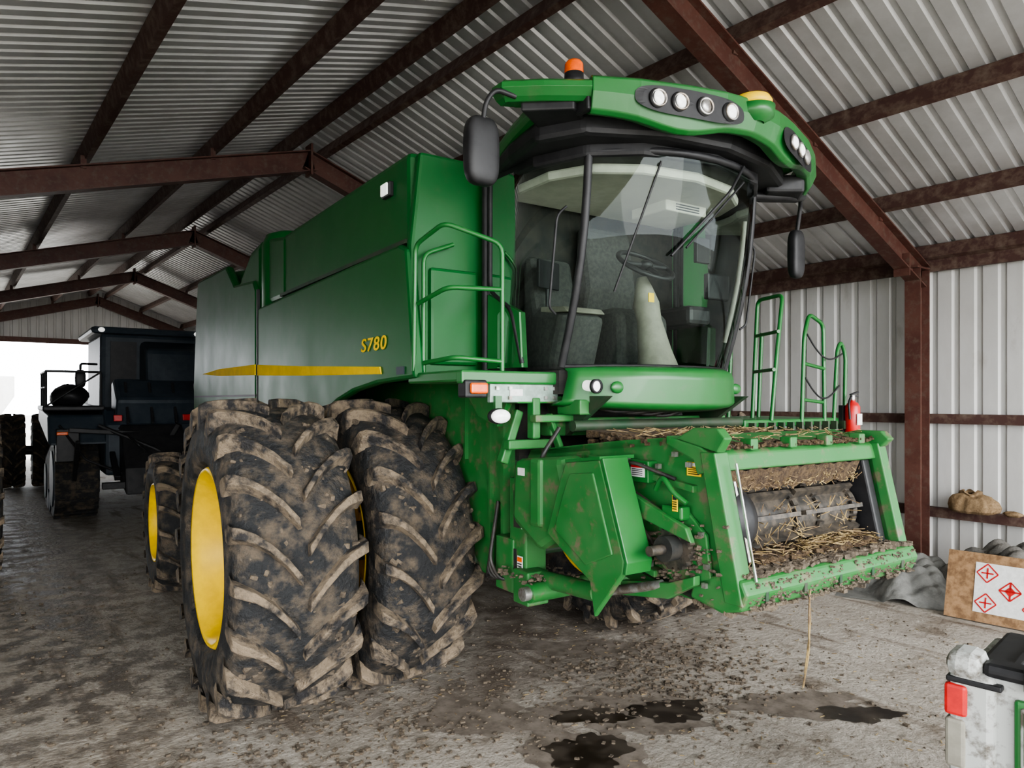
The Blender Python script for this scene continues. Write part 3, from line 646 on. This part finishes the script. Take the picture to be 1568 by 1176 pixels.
cyl('cross_tube', (2.1, 3.0, .90), (3.8, 3.0, .90), .05, 'green_dirty', C)
cyl('cross_tube_cap', (2.06, 3.0, .90), (2.1, 3.0, .90), .035, 'steel', C)
def sprocket(nm, c, r, n, m='chain', th=.03):
    poly = []
    for k in range(n * 4):
        a = 2 * math.pi * k / (n * 4); rr = r * (1.0 if k % 4 in (0, 1) else .86); poly.append((c[1] + rr * math.cos(a), c[2] + rr * math.sin(a)))
    prism(nm, poly, c[0] - th / 2, c[0] + th / 2, 'x', m, C)
sprocket('sprocket_large', (2.30, 2.17, 1.26), .10, 18)
cyl('sprocket_hub', (2.22, 2.17, 1.26), (2.34, 2.17, 1.26), .055, 'dark', C)
cyl('sprocket_shaft', (2.14, 2.17, 1.26), (2.34, 2.17, 1.26), .022, 'chain', C)
sprocket('sprocket_small', (2.30, 2.46, 1.42), .05, 10)
tube('drive_chain', [(2.30, 2.17, 1.365), (2.30, 2.44, 1.475), (2.30, 2.52, 1.42), (2.30, 2.45, 1.37), (2.30, 2.2, 1.165)], .012, 'chain', C)
prism('tension_arm', [(2.05, 1.30), (2.08, 1.36), (2.55, 1.52), (2.62, 1.46), (2.5, 1.40)], 2.26, 2.29, 'x', 'green_dirty', C, .005)
prism('bearing_plate', [(2.0, 1.12), (2.03, 1.33), (2.14, 1.42), (2.3, 1.36), (2.32, 1.18), (2.2, 1.09)], 2.33, 2.35, 'x', 'green_dirty', C, .005)
prism('side_rib_a', [(2.1, 1.5), (2.1, 1.53), (2.8, 1.62), (2.8, 1.59)], 2.33, 2.37, 'x', 'green_dirty', C, .003)
prism('side_rib_b', [(2.3, 1.10), (2.3, 1.13), (3.2, 1.3), (3.2, 1.27)], 2.30, 2.37, 'x', 'green_dirty', C, .003)
tube('latch_lever', [(2.29, 2.28, 1.50), (2.27, 2.22, 1.57), (2.27, 2.16, 1.50), (2.29, 2.10, 1.46)], .012, 'green', C)
box('latch_block', 2.28, 2.34, 2.12, 2.24, 1.38, 1.44, 'green', C, .01)
prism('lower_arm', [(2.5, 1.05), (2.2, 1.10), (2.05, 1.16), (2.05, 1.12), (2.2, 1.03), (2.5, .98)], 2.28, 2.32, 'x', 'green_dirty', C, .005)
boxes('bolt_heads', [((2.325, y, z), (.02, .022, .022), I3) for y, z in ((2.02, 1.2), (2.05, 1.33), (2.12, 1.62), (2.2, 1.66), (2.5, 1.62), (2.03, 1.12), (2.3, 1.60), (2.35, 1.15))], 'steel', C)
for i in range(5):
    tube(f'hydraulic_hose_{i}', [(2.2 + .02 * i, 3.45 + .03 * i, 1.3), (2.1 + .02 * i, 3.38 + .04 * i, 1.0 - .04 * i), (2.16, 3.36 + .03 * i, .88), (2.3, 3.2, .95 + .03 * i)], .011, 'hose', C)
tube('hose_loop', [(2.3, 3.0, 1.75), (2.18, 2.98, 1.62), (2.2, 3.1, 1.45)], .012, 'hose', C)
tube('harness_a', [(2.33, 2.2, 1.55), (2.25, 2.4, 1.62), (2.3, 2.6, 1.55), (2.32, 2.9, 1.6)], .009, 'hose', C)
def decal(nm, y0, y1, z0, z1, x, cols):
    box(nm, x - .003, x, y0, y1, z0, z1, cols[0], C)
    h = (z1 - z0)
    box(nm + '_band', x - .005, x - .003, y0 + .004, y1 - .004, z1 - h * .3, z1 - h * .06, cols[1], C)
    boxes(nm + '_text', [((x - .005, (y0 + y1) / 2, z0 + h * q), (.002, (y1 - y0) * .75, h * .06), I3) for q in (.15, .3, .45, .58)], 'black', C)
decal('decal_red', 2.36, 2.45, 1.545, 1.605, 2.30, ('white', 'red'))
box('decal_plate', 2.30, 2.36, 2.34, 2.47, 1.52, 1.62, 'green', C, .004)
decal('decal_yellow', 2.075, 2.155, 1.57, 1.63, 2.355, ('yellow', 'white'))
decal('decal_yellow_low', 2.135, 2.165, 1.42, 1.49, 2.275, ('yellow', 'black'))
decal('decal_orange', 3.16, 3.21, .95, 1.05, 2.175, ('white', 'orange'))
decal('decal_flange', 3.13, 3.17, 1.2, 1.23, 2.175, ('white', 'red'))
rnd = random.Random(3)
def straws(name, n, fn, L=(.04, .14), parent=None, m='straw', flat=.35):
    it = []
    for _ in range(n):
        p = fn(); l = rnd.uniform(*L)
        R = Matrix.Rotation(rnd.uniform(0, 6.28), 3, 'Z') @ Matrix.Rotation(rnd.uniform(-flat, flat), 3, 'Y')
        it.append((p, (l, rnd.uniform(.002, .005), .003), R))
    return boxes(name, it, m, parent)
straws('lodged_straw', 330, lambda: (rnd.uniform(XA + .1, XZ - .1), rnd.uniform(1.90, 2.2), 1.20 + rnd.random() ** 2 * .05), parent=C, L=(.02, .10))
straws('lodged_straw_pile', 130, lambda: (rnd.gauss(3.2, .14), rnd.uniform(1.92, 2.05), 1.21 + abs(rnd.gauss(0, .02))), parent=C)
straws('drum_straw', 90, lambda: (rnd.uniform(XA + .25, XZ - .15), rnd.uniform(2.0, 2.03), rnd.uniform(1.26, 1.42)), parent=C, L=(.02, .09), flat=1.3)
straws('top_straw', 110, lambda: (rnd.uniform(XA, XZ), rnd.uniform(2.05, 2.3), 1.725 + (rnd.random() ** 3) * .03), parent=C, L=(.015, .07))
straws('deflector_straw', 320, lambda: (rnd.uniform(XA + .15, XZ - .1), rnd.uniform(2.03, 2.09), rnd.uniform(1.49, 1.58)), parent=C, L=(.01, .04), flat=1.2)
grid('chaff_layer', lambda a, b: (XA + .05 + (XZ - XA - .1) * a, 2.05 + .30 * b, 1.700 + .032 * b + .010 * math.sin(a * 37) * math.sin(b * 9 + a * 20) + .006 * math.sin(a * 91)), 60, 8, 'chaff', C)
grid('chaff_layer_inner', lambda a, b: (XA + .12 + (XZ - XA - .24) * a, 2.02 + .04 * b, 1.595 - .10 * b + .008 * math.sin(a * 47)), 60, 4, 'chaff', C)
def clods(name, n, fn, s0, s1, m='mud', parent=C):
    it = []
    for _ in range(n):
        p = fn(); s = rnd.uniform(s0, s1)
        it.append((p, (s * 1.5, s, s * .6), Matrix.Rotation(rnd.uniform(0, 3), 3, 'Z') @ Matrix.Rotation(rnd.uniform(-.6, .6), 3, 'X')))
    return boxes(name, it, m, parent)
clods('caked_dirt_lip', 700, lambda: (rnd.uniform(XA, XZ + .04), rnd.uniform(1.85, 1.95), 1.178 + rnd.random() * .012), .006, .026)
clods('caked_dirt_front', 500, lambda: (rnd.uniform(XA, XZ + .04), 1.828 + rnd.random() * .012, rnd.uniform(1.05, 1.16)), .004, .015)
clods('caked_dirt_under', 350, lambda: (rnd.uniform(XA, XZ + .04), rnd.uniform(1.88, 2.1), 1.02 + rnd.random() * .02), .01, .04)
clods('caked_dirt_top', 320, lambda: (rnd.uniform(XA, XZ), rnd.uniform(2.0, 2.06), 1.69 + rnd.random() * .014), .006, .022, 'chaff')
clods('caked_dirt_back', 600, lambda: (rnd.uniform(XA, XZ), rnd.uniform(2.3, 2.9), 1.72 - .04 * rnd.random()), .01, .035, 'chaff')
clods('caked_dirt_drum', 500, lambda: (rnd.uniform(XA + .2, XZ - .15), rnd.uniform(1.92, 2.15), 1.20 + rnd.random() * .012), .01, .035, 'chaff')
clods('caked_dirt_bearing', 200, lambda: (2.325, rnd.gauss(2.18, .10), rnd.gauss(1.20, .08)), .006, .022)
clods('caked_dirt_cross', 150, lambda: (rnd.uniform(2.1, 2.4), rnd.uniform(2.95, 3.3), rnd.uniform(.94, .98)), .006, .02)
straws('feeder_back_straw', 150, lambda: (rnd.uniform(XA + .05, 3.5), rnd.uniform(2.3, 2.8), 1.725 + rnd.random() * .02), parent=C)
tube('hanging_straw', [(2.76, 1.83, 1.08), (2.75, 1.83, .95), (2.77, 1.84, .82), (2.74, 1.85, .66)], .004, 'straw', C)
tube('hanging_straw_b', [(2.77, 1.84, 1.06), (2.78, 1.84, .93), (2.75, 1.85, .72)], .003, 'straw', C)

E = empty('fire_extinguisher', (0, 0, 0), RZ)
lathe('bottle', [(0, 0), (0, .045), (.01, .05), (.19, .05), (.215, .035), (.225, .018), (.24, .018)], (4.85, 2.88, 1.66), (0, 0, 1), 'red', E, 24)
box('label', 4.82, 4.88, 2.825, 2.83, 1.72, 1.80, 'white', E)
cyl('valve', (4.85, 2.88, 1.895), (4.85, 2.88, 1.93), .018, 'steel', E)
boxes('handle', [((4.87, 2.88, 1.945), (.09, .018, .01), Matrix.Rotation(-.2, 3, 'Y')), ((4.87, 2.88, 1.925), (.08, .018, .01), I3)], 'black', E)
tube('hose', [(4.83, 2.88, 1.92), (4.785, 2.87, 1.88), (4.785, 2.86, 1.76)], .008, 'black', E)
box('bracket', 4.79, 4.91, 2.92, 2.95, 1.62, 1.86, 'black', E)

# ------------------------------------------------------------------ dark tracked machine in the back
T = empty('tracked_tractor', (2.50, 14.2, 0), RZ * .5)
def track(nm, x, y0, y1, h, w):
    r1 = h / 2; path = []
    for k in range(13):
        a = -math.pi / 2 - math.pi * k / 12; path.append((y0 + r1 + math.cos(a) * r1, r1 + math.sin(a) * r1))
    for k in range(13):
        a = math.pi / 2 - math.pi * k / 12; path.append((y1 - r1 * .7 + math.cos(a) * r1 * .7, r1 * .7 + math.sin(a) * r1 * .7))
    prism(nm + '_belt', path, x - w / 2, x + w / 2, 'x', 'rubber', T, .02)
    it = []
    n = len(path)
    for i in range(n):
        a, b = path[i], path[(i + 1) % n]; d = math.hypot(b[0] - a[0], b[1] - a[1]); kk = max(1, int(d / .13)); ang = math.atan2(b[1] - a[1], b[0] - a[0])
        for j in range(kk):
            t = j / kk; it.append(((x, a[0] + (b[0] - a[0]) * t, a[1] + (b[1] - a[1]) * t), (w, .05, .05), Matrix.Rotation(ang, 3, 'X')))
    boxes(nm + '_cleats', it, 'rubber', T)
    cyl(nm + '_drive', (x - w / 2 - .02, y0 + r1, r1), (x + w / 2 + .02, y0 + r1, r1), r1 * .72, 'darkmach', T)
    cyl(nm + '_idler', (x - w / 2 - .02, y1 - r1 * .7, r1 * .7), (x + w / 2 + .02, y1 - r1 * .7, r1 * .7), r1 * .5, 'darkmach', T)
    for q in (.4, .55): cyl(nm + f'_roller_{q}', (x - w / 2 - .02, y0 + (y1 - y0) * q, .2), (x + w / 2 + .02, y0 + (y1 - y0) * q, .2), .17, 'darkmach', T)
track('track_r', -.85, -1.3, 1.5, 1.25, .6)
track('track_l', 1.25, -1.3, 1.5, 1.25, .6)
prism('chassis', [(-1.5, .7), (-1.5, 1.5), (-1.2, 1.75), (4.5, 1.9), (4.5, .8)], -.5, 1.0, 'x', 'darkmach', T, .05)
prism('cab', [(-.3, 1.6), (-.42, 3.05), (1.6, 3.05), (1.7, 1.6)], -.45, 1.25, 'x', 'darkmach', T, .08)
prism('cab_window', [(-.33, 1.95), (-.42, 2.9), (-.44, 2.9), (-.36, 1.95)], -.3, .1, 'x', 'black', T)
prism('body_tank', [(-1.0, 1.6), (-1.15, 2.1), (-1.05, 2.75), (-.3, 2.95), (-.3, 1.6)], .15, 1.5, 'x', 'darkmach', T, .08)
prism('sloping_shroud', [(-1.45, 1.45), (-1.6, 1.9), (-1.1, 2.25), (-.9, 2.2), (-.9, 1.4)], -.35, 1.3, 'x', 'darkmach', T, .06)
boxes('shroud_ribs', [((-.2 + .35 * i, -1.5, 1.85), (.04, .05, .75), Matrix.Rotation(-.5, 3, 'X')) for i in range(5)], 'black', T, .008)
box('cab_roof', -.6, 1.4, -.55, 1.8, 3.02, 3.14, 'darkmach', T, .06)
prism('rear_fender', [(-1.5, 1.2), (-1.25, 1.66), (1.4, 1.75), (1.5, 1.5)], -1.25, 1.6, 'x', 'darkmach', T, .04)
box('side_deck', -1.3, -.45, -1.0, .6, 1.72, 1.80, 'black', T, .02)
for i in range(3): tube(f'deck_rail_{i}', [(-1.25, -.9 + .6 * i, 1.78), (-1.25, -.9 + .6 * i, 2.35)], .02, 'black', T)
tube('deck_rail_top', [(-1.25, -.95, 2.35), (-1.25, .5, 2.35)], .02, 'black', T)
tube('deck_rail_mid', [(-1.25, -.95, 2.1), (-1.25, .5, 2.1)], .015, 'black', T)
tube('deck_rail_cross', [(-1.25, -.95, 2.35), (-.5, -.95, 2.35), (-.5, -.95, 1.78)], .02, 'black', T)
tube('deck_brace', [(-1.25, -.95, 1.8), (-.5, -.95, 2.35)], .015, 'black', T)
ell('deck_bundle', (-.9, -.3, 1.95), (.28, .4, .2), 'black', T, jitter=.06, seed=2)
prism('hitch_frame', [(-2.2, .45), (-2.1, .85), (-1.6, 1.5), (-1.45, 1.5), (-1.5, .6)], -.3, .6, 'x', 'black', T, .03)
boxes('linkage', [((-.4, -1.75, .9), (.08, .8, .08), Matrix.Rotation(.5, 3, 'X')), ((.6, -1.75, .9), (.08, .8, .08), Matrix.Rotation(.5, 3, 'X')), ((.1, -2.05, .6), (1.4, .1, .1), I3), ((-1.0, -1.45, 1.2), (.3, .2, .5), I3),
                  ((-.9, -1.6, .95), (.06, .9, .06), Matrix.Rotation(-.8, 3, 'X')), ((.1, -1.65, 1.35), (2.2, .07, .07), Matrix.Rotation(.08, 3, 'Y')), ((.3, -1.7, 1.1), (.07, .07, .9), Matrix.Rotation(.5, 3, 'Y'))], 'black', T, .01)
for i, x in enumerate((-1.15, 1.35)):
    box(f'marker_lamp_{i}', x, x + .15, -1.60, -1.54, 1.36, 1.41, 'orange', T, .01)
    box(f'red_lamp_{i}', x + .75 * (1 if i == 0 else -1), x + .75 * (1 if i == 0 else -1) + .12, -1.66, -1.6, 1.56, 1.66, 'red', T, .01)
    ell(f'roof_lamp_{i}', (x + (.7 if i == 0 else -.3), -.57, 3.08), (.05, .04, .04), 'lens', T)
tube('side_arm', [(-.6, -1.6, 1.5), (.2, -1.9, 1.1), (.5, -1.8, .6)], .03, 'black', T)
tube('hose_a', [(-.3, -1.5, 1.45), (-.1, -2.0, 1.2), (.3, -1.7, .8), (.5, -1.5, 1.3)], .02, 'black', T)
tube('hose_b', [(-1.1, -1.4, 1.5), (-.8, -1.9, 1.0), (-.2, -1.8, .7), (.2, -1.5, 1.2)], .02, 'black', T)
tube('exhaust', [(1.2, .2, 1.7), (1.25, .2, 3.3)], .06, 'black', T)
tube('mirror_arm', [(-.5, -.4, 2.5), (-.75, -.5, 2.5), (-.75, -.5, 2.4)], .02, 'black', T)
ell('mirror', (-.75, -.5, 2.25), (.08, .04, .15), 'black', T, power=.6)
wheel('front_wheel_r', -1.0, 4.4, .80, .5, -1, T, nl=18, dish=.12, rimm='darkmach')
wheel('front_wheel_outer_r', -1.6, 4.4, .80, .45, -1, T, nl=18, dish=.12, rimm='darkmach')
wheel('front_wheel_l', 1.5, 4.4, .80, .5, 1, T, nl=18, dish=.12, rimm='darkmach')
cyl('front_axle', (-1.6, 4.4, .80), (1.4, 4.4, .80), .1, 'black', T)

T2 = empty('farm_tractor', (0, 0, 0))
wheel('rear_wheel', .20, 9.6, .80, .5, 1, T2, nl=18, dish=.15)
wheel('rear_wheel_far', -1.9, 9.6, .80, .5, -1, T2, nl=18, dish=.15)
cyl('axle', (-1.9, 9.6, .8), (.15, 9.6, .8), .1, 'black', T2)
prism('hood', [(9.0, .8), (9.0, 1.6), (9.4, 1.75), (12.4, 1.6), (12.5, .9)], -1.3, -.5, 'x', 'darkmach', T2, .06)
prism('cab', [(8.9, 1.5), (8.8, 2.7), (10.3, 2.7), (10.4, 1.5)], -1.6, -.2, 'x', 'black', T2, .06)
wheel('front_wheel', -.1, 12.0, .55, .35, 1, T2, nl=16, dish=.1)
wheel('front_wheel_far', -1.7, 12.0, .55, .35, -1, T2, nl=16, dish=.1)

# ------------------------------------------------------------------ floor stains and debris
D = empty('floor_debris')
def stain(x, y, rx, ry, rot, m, seed, z=.004):
    r = random.Random(seed); ph = [r.uniform(0, 6.28) for _ in range(5)]; V = [(x, y, z)]
    n = 96
    for k in range(n):
        a = 2 * math.pi * k / n
        f = 1 + .13 * math.sin(2 * a + ph[0]) + .12 * math.sin(3 * a + ph[1]) + .09 * math.sin(5 * a + ph[2]) + .07 * math.sin(9 * a + ph[3]) + .06 * math.sin(16 * a + ph[4])
        px, py = rx * f * math.cos(a), ry * f * math.sin(a)
        V.append((x + px * math.cos(rot) - py * math.sin(rot), y + px * math.sin(rot) + py * math.cos(rot), z))
    add('oil_stain_' + str(seed), V, [(0, k + 1, (k + 1) % n + 1) for k in range(n)], m, D)
vr = math.radians(-38)
stain(3.44, 2.79, .21, .17, vr, 'oil', 1, .006)
stain(2.68, 2.72, .22, .22, vr, 'oil', 2, .006)
stain(3.02, 3.03, .20, .11, vr, 'oil', 3, .006)
stain(4.30, 2.05, .22, .12, vr, 'oil', 4, .006)
stain(3.2, 2.96, .48, .26, vr, 'damp', 5, .003)
stain(4.15, 2.35, .46, .17, vr, 'damp', 6, .003)
stain(2.66, 2.75, .30, .28, vr, 'damp', 7, .0035)
stain(3.8, 3.9, .42, .22, vr, 'damp', 8, .003)
stain(2.5, 3.45, .38, .24, vr, 'damp', 10, .0032)
rnd = random.Random(11)
straws('scattered_straw', 420, lambda: (rnd.uniform(1.2, 6.3), rnd.uniform(1.2, 4.5), .004), L=(.01, .045), flat=0.02, parent=D)
it = []
for _ in range(3500):
    x = rnd.uniform(.2, 6.5); y = rnd.uniform(1.0, 9); s = rnd.uniform(.003, .011) * (1 if rnd.random() < .93 else 2)
    it.append(((x, y, s * .3), (s * 1.5, s, s * .7), Matrix.Rotation(rnd.uniform(0, 3), 3, 'Z')))
for _ in range(1000):
    x = rnd.gauss(1.7, .8); y = rnd.gauss(3.6, .5); s = rnd.uniform(.005, .02)
    it.append(((x, y, s * .3), (s * 1.5, s, s * .7), Matrix.Rotation(rnd.uniform(0, 3), 3, 'Z')))
for _ in range(900):
    x = rnd.gauss(3.9, .5); y = rnd.gauss(3.2, .4); s = rnd.uniform(.005, .022)
    it.append(((x, y, s * .3), (s * 1.5, s, s * .7), Matrix.Rotation(rnd.uniform(0, 3), 3, 'Z')))
boxes('mud_crumbs', it, 'mud', D)

# ------------------------------------------------------------------ things along the right wall
def heap(name, cx, cy, rx, ry, h, m, seed, rot=0, pw=3):
    r = random.Random(seed); ph = [r.uniform(0, 6.28) for _ in range(8)]
    def fn(a, b):
        x = 2 * a - 1; y = 2 * b - 1; ang = math.atan2(y, x)
        d = math.hypot(x, y) * (1 + .10 * math.sin(3 * ang + ph[4]) + .06 * math.sin(7 * ang + ph[5])); dd = min(1, d)
        fold = abs(math.sin(5 * x + 3 * y + ph[0])) * .5 + abs(math.sin(8 * y - 5 * x + ph[1])) * .3 + .2 * abs(math.sin(15 * x + 13 * y + ph[2]))
        z = h * (1 - dd ** pw) * (.55 + .45 * fold)
        px, py = rx * x, ry * y
        return (cx + px * math.cos(rot) - py * math.sin(rot), cy + px * math.sin(rot) + py * math.cos(rot), max(.004, z + .004))
    return grid(name, fn, 70, 70, m)
heap('crumpled_tarp', 7.65, 3.15, .80, .55, .34, 'tarp', 4, .3)
heap('crumpled_tarp', 7.85, 2.15, .70, .80, .58, 'tarpd', 9)
B = empty('target_board', (6.9, 1.95, 0), math.radians(4))
tilt = Matrix.Rotation(math.radians(16), 3, 'Y')
boxes('board', [((.08, 0, .285), (.03, 1.15, .58), tilt)], 'osb', B)
boxes('paper', [(Vector((.08, .10, .285)) + tilt @ Vector((-.018, 0, 0)), (.004, .52, .42), tilt)], 'white', B)
its = []
def tp(a, b): return Vector((.08, .10, .285)) + tilt @ Vector((-.022, a, b))
D45 = tilt @ Matrix.Rotation(.785, 3, 'X')
for a, b in ((0, 0), (-.17, .125), (.17, .125), (-.17, -.125), (.17, -.125)):
    if (a, b) == (0, 0):
        its += [(tp(a, b), (.003, .15, .014), tilt), (tp(a, b), (.003, .014, .15), tilt), (tp(a, b), (.003, .06, .06), D45)]
    else:
        its += [(tp(a, b), (.003, .09, .012), tilt), (tp(a, b), (.003, .012, .09), tilt)]
    for q in (-1, 1):   # diamond outline
        h = .055
        its += [(tp(a + q * h / 1.4, b + h / 1.4), (.003, .11, .010), tilt @ Matrix.Rotation(-q * .785, 3, 'X')),
                (tp(a + q * h / 1.4, b - h / 1.4), (.003, .11, .010), tilt @ Matrix.Rotation(q * .785, 3, 'X'))]
boxes('target_marks', its, 'red', B)
S = empty('burlap_sack', (8.80, 2.95, .655))
def sack(a, b):
    th = 2 * math.pi * a
    prof = [(0, 0), (.11, .18), (.155, .235), (.16, .24), (.14, .22), (.11, .18), (.06, .10), (.07, .11), (.05, .08)]
    zs = [0, .0, .03, .08, .14, .18, .20, .225, .235]
    i = min(int(b * 8), 7); t = b * 8 - i
    rx = prof[i][0] + (prof[i + 1][0] - prof[i][0]) * t; ry = prof[i][1] + (prof[i + 1][1] - prof[i][1]) * t; z = zs[i] + (zs[i + 1] - zs[i]) * t
    wr = 1 + .07 * math.sin(5 * th + 6 * b) + .05 * math.sin(11 * th - 4 * b) + .03 * math.sin(17 * th)
    z = z * (1 + .10 * math.sin(3 * th + 1)) if z > .02 else z
    return (rx * .8 * wr * math.cos(th), ry * wr * math.sin(th) + (.05 * max(0, b - .5)), z)
grid('bag', sack, 64, 40, 'burlap', S)
S2 = empty('cloth_rag', (8.82, 2.58, .655)); ell('cloth', (0, 0, .03), (.05, .09, .03), 'burlap', S2, jitter=.08, seed=8)

# ------------------------------------------------------------------ utility vehicle corner (bottom right)
U = empty('utility_vehicle', (2.80, .985, 0), math.radians(-84))
box('tailgate', .10, 1.25, -.02, .04, .55, .96, 'utvwhite', U, .015)
box('tailgate_panel', .17, 1.15, -.04, -.015, .66, .90, 'green', U, .02)
box('tailgate_panel_inner', .19, 1.12, -.05, -.035, .68, .88, 'utvwhite', U, .01)
box('tailgate_panel_core', .20, 1.10, -.056, -.045, .69, .87, 'green', U, .01)
box('corner_post', -.02, .12, -.05, .10, .42, .96, 'utvwhite', U, .025)
box('corner_cap', -.03, .08, -.06, .10, .93, 1.02, 'utvwhite', U, .035)
box('cap_gasket', -.025, .14, -.055, .105, .915, .935, 'black', U, .005)
box('tail_light', -.03, .04, -.062, .08, .80, .91, 'red', U, .012)
box('reverse_light', -.028, .035, -.06, .06, .62, .79, 'beige', U, .012)
box('top_rail', .08, 1.25, -.04, .06, .95, 1.00, 'black', U, .02)
box('bed_lid', .03, 1.22, .05, .60, .90, .955, 'black', U, .02)
boxes('lid_ribs', [((.15 + .15 * i, .32, .96), (.03, .5, .02), I3) for i in range(7)], 'black', U, .006)
box('bed_side', -.01, .03, .08, .60, .55, .92, 'utvwhite', U, .015)
box('bed_side_far', 1.21, 1.25, .04, .60, .55, .92, 'utvwhite', U, .015)
box('bed_floor', 0, 1.25, .0, .60, .52, .56, 'black', U)
box('bumper', .05, 1.2, -.10, -.03, .38, .50, 'black', U, .03)
box('latch', .2, .32, -.06, -.02, .93, 1.03, 'black', U, .01)
cyl('tire_r', (.05, .33, .3), (.25, .33, .3), .30, 'rubber', U, 32)
cyl('tire_l', (1.0, .33, .3), (1.2, .33, .3), .30, 'rubber', U, 32)
cyl('axle', (.1, .33, .3), (1.15, .33, .3), .04, 'black', U)

G = empty('grain_trailer', (1.4, 46, -.13))
prism('hopper', [(-1.2, 3.2), (1.2, 3.2), (1.2, 2.2), (.6, 1.2), (-.6, 1.2), (-1.2, 2.2)], -3, 3, 'y', 'wallm', G, .03)
boxes('frame_rails', [((0, 0, 1.0), (1.6, 7, .15), I3)], 'black', G)
for i, y in enumerate((-2, 2)):
    for j, x in enumerate((-1.0, .7)): cyl(f'wheel_{i}_{j}', (x, y, .5), (x + .3, y, .5), .5, 'rubber', G)

# ------------------------------------------------------------------ world & light
w = bpy.data.worlds.new('World'); scene.world = w; w.use_nodes = True
bg = w.node_tree.nodes['Background']; bg.inputs[0].default_value = (.93, .96, 1.0, 1); bg.inputs[1].default_value = 10.5
sd = bpy.data.lights.new('sun', 'SUN'); sd.energy = 3.6; sd.angle = math.radians(45); sd.color = (1, .97, .93)
so = bpy.data.objects.new('sun', sd); COL.objects.link(so)
d = Vector((.2, 1, -.22)); so.rotation_euler = d.to_track_quat('-Z', 'Y').to_euler(); so.location = (0, -20, 10)
try:
    scene.view_settings.look = 'AgX - Medium High Contrast'
except Exception as e:
    print(e)

cam = bpy.data.cameras.new('camera'); co = bpy.data.objects.new('camera', cam); COL.objects.link(co)
cam.sensor_fit = 'HORIZONTAL'; cam.sensor_width = 36.0; cam.lens = 36.0 * 1087 / 1568
cam.shift_y = 24 / 1568
co.location = (0, 0, 1.9); co.rotation_euler = (math.radians(90), 0, -math.radians(38.48))
cam.clip_start = .05; cam.clip_end = 500
scene.camera = co
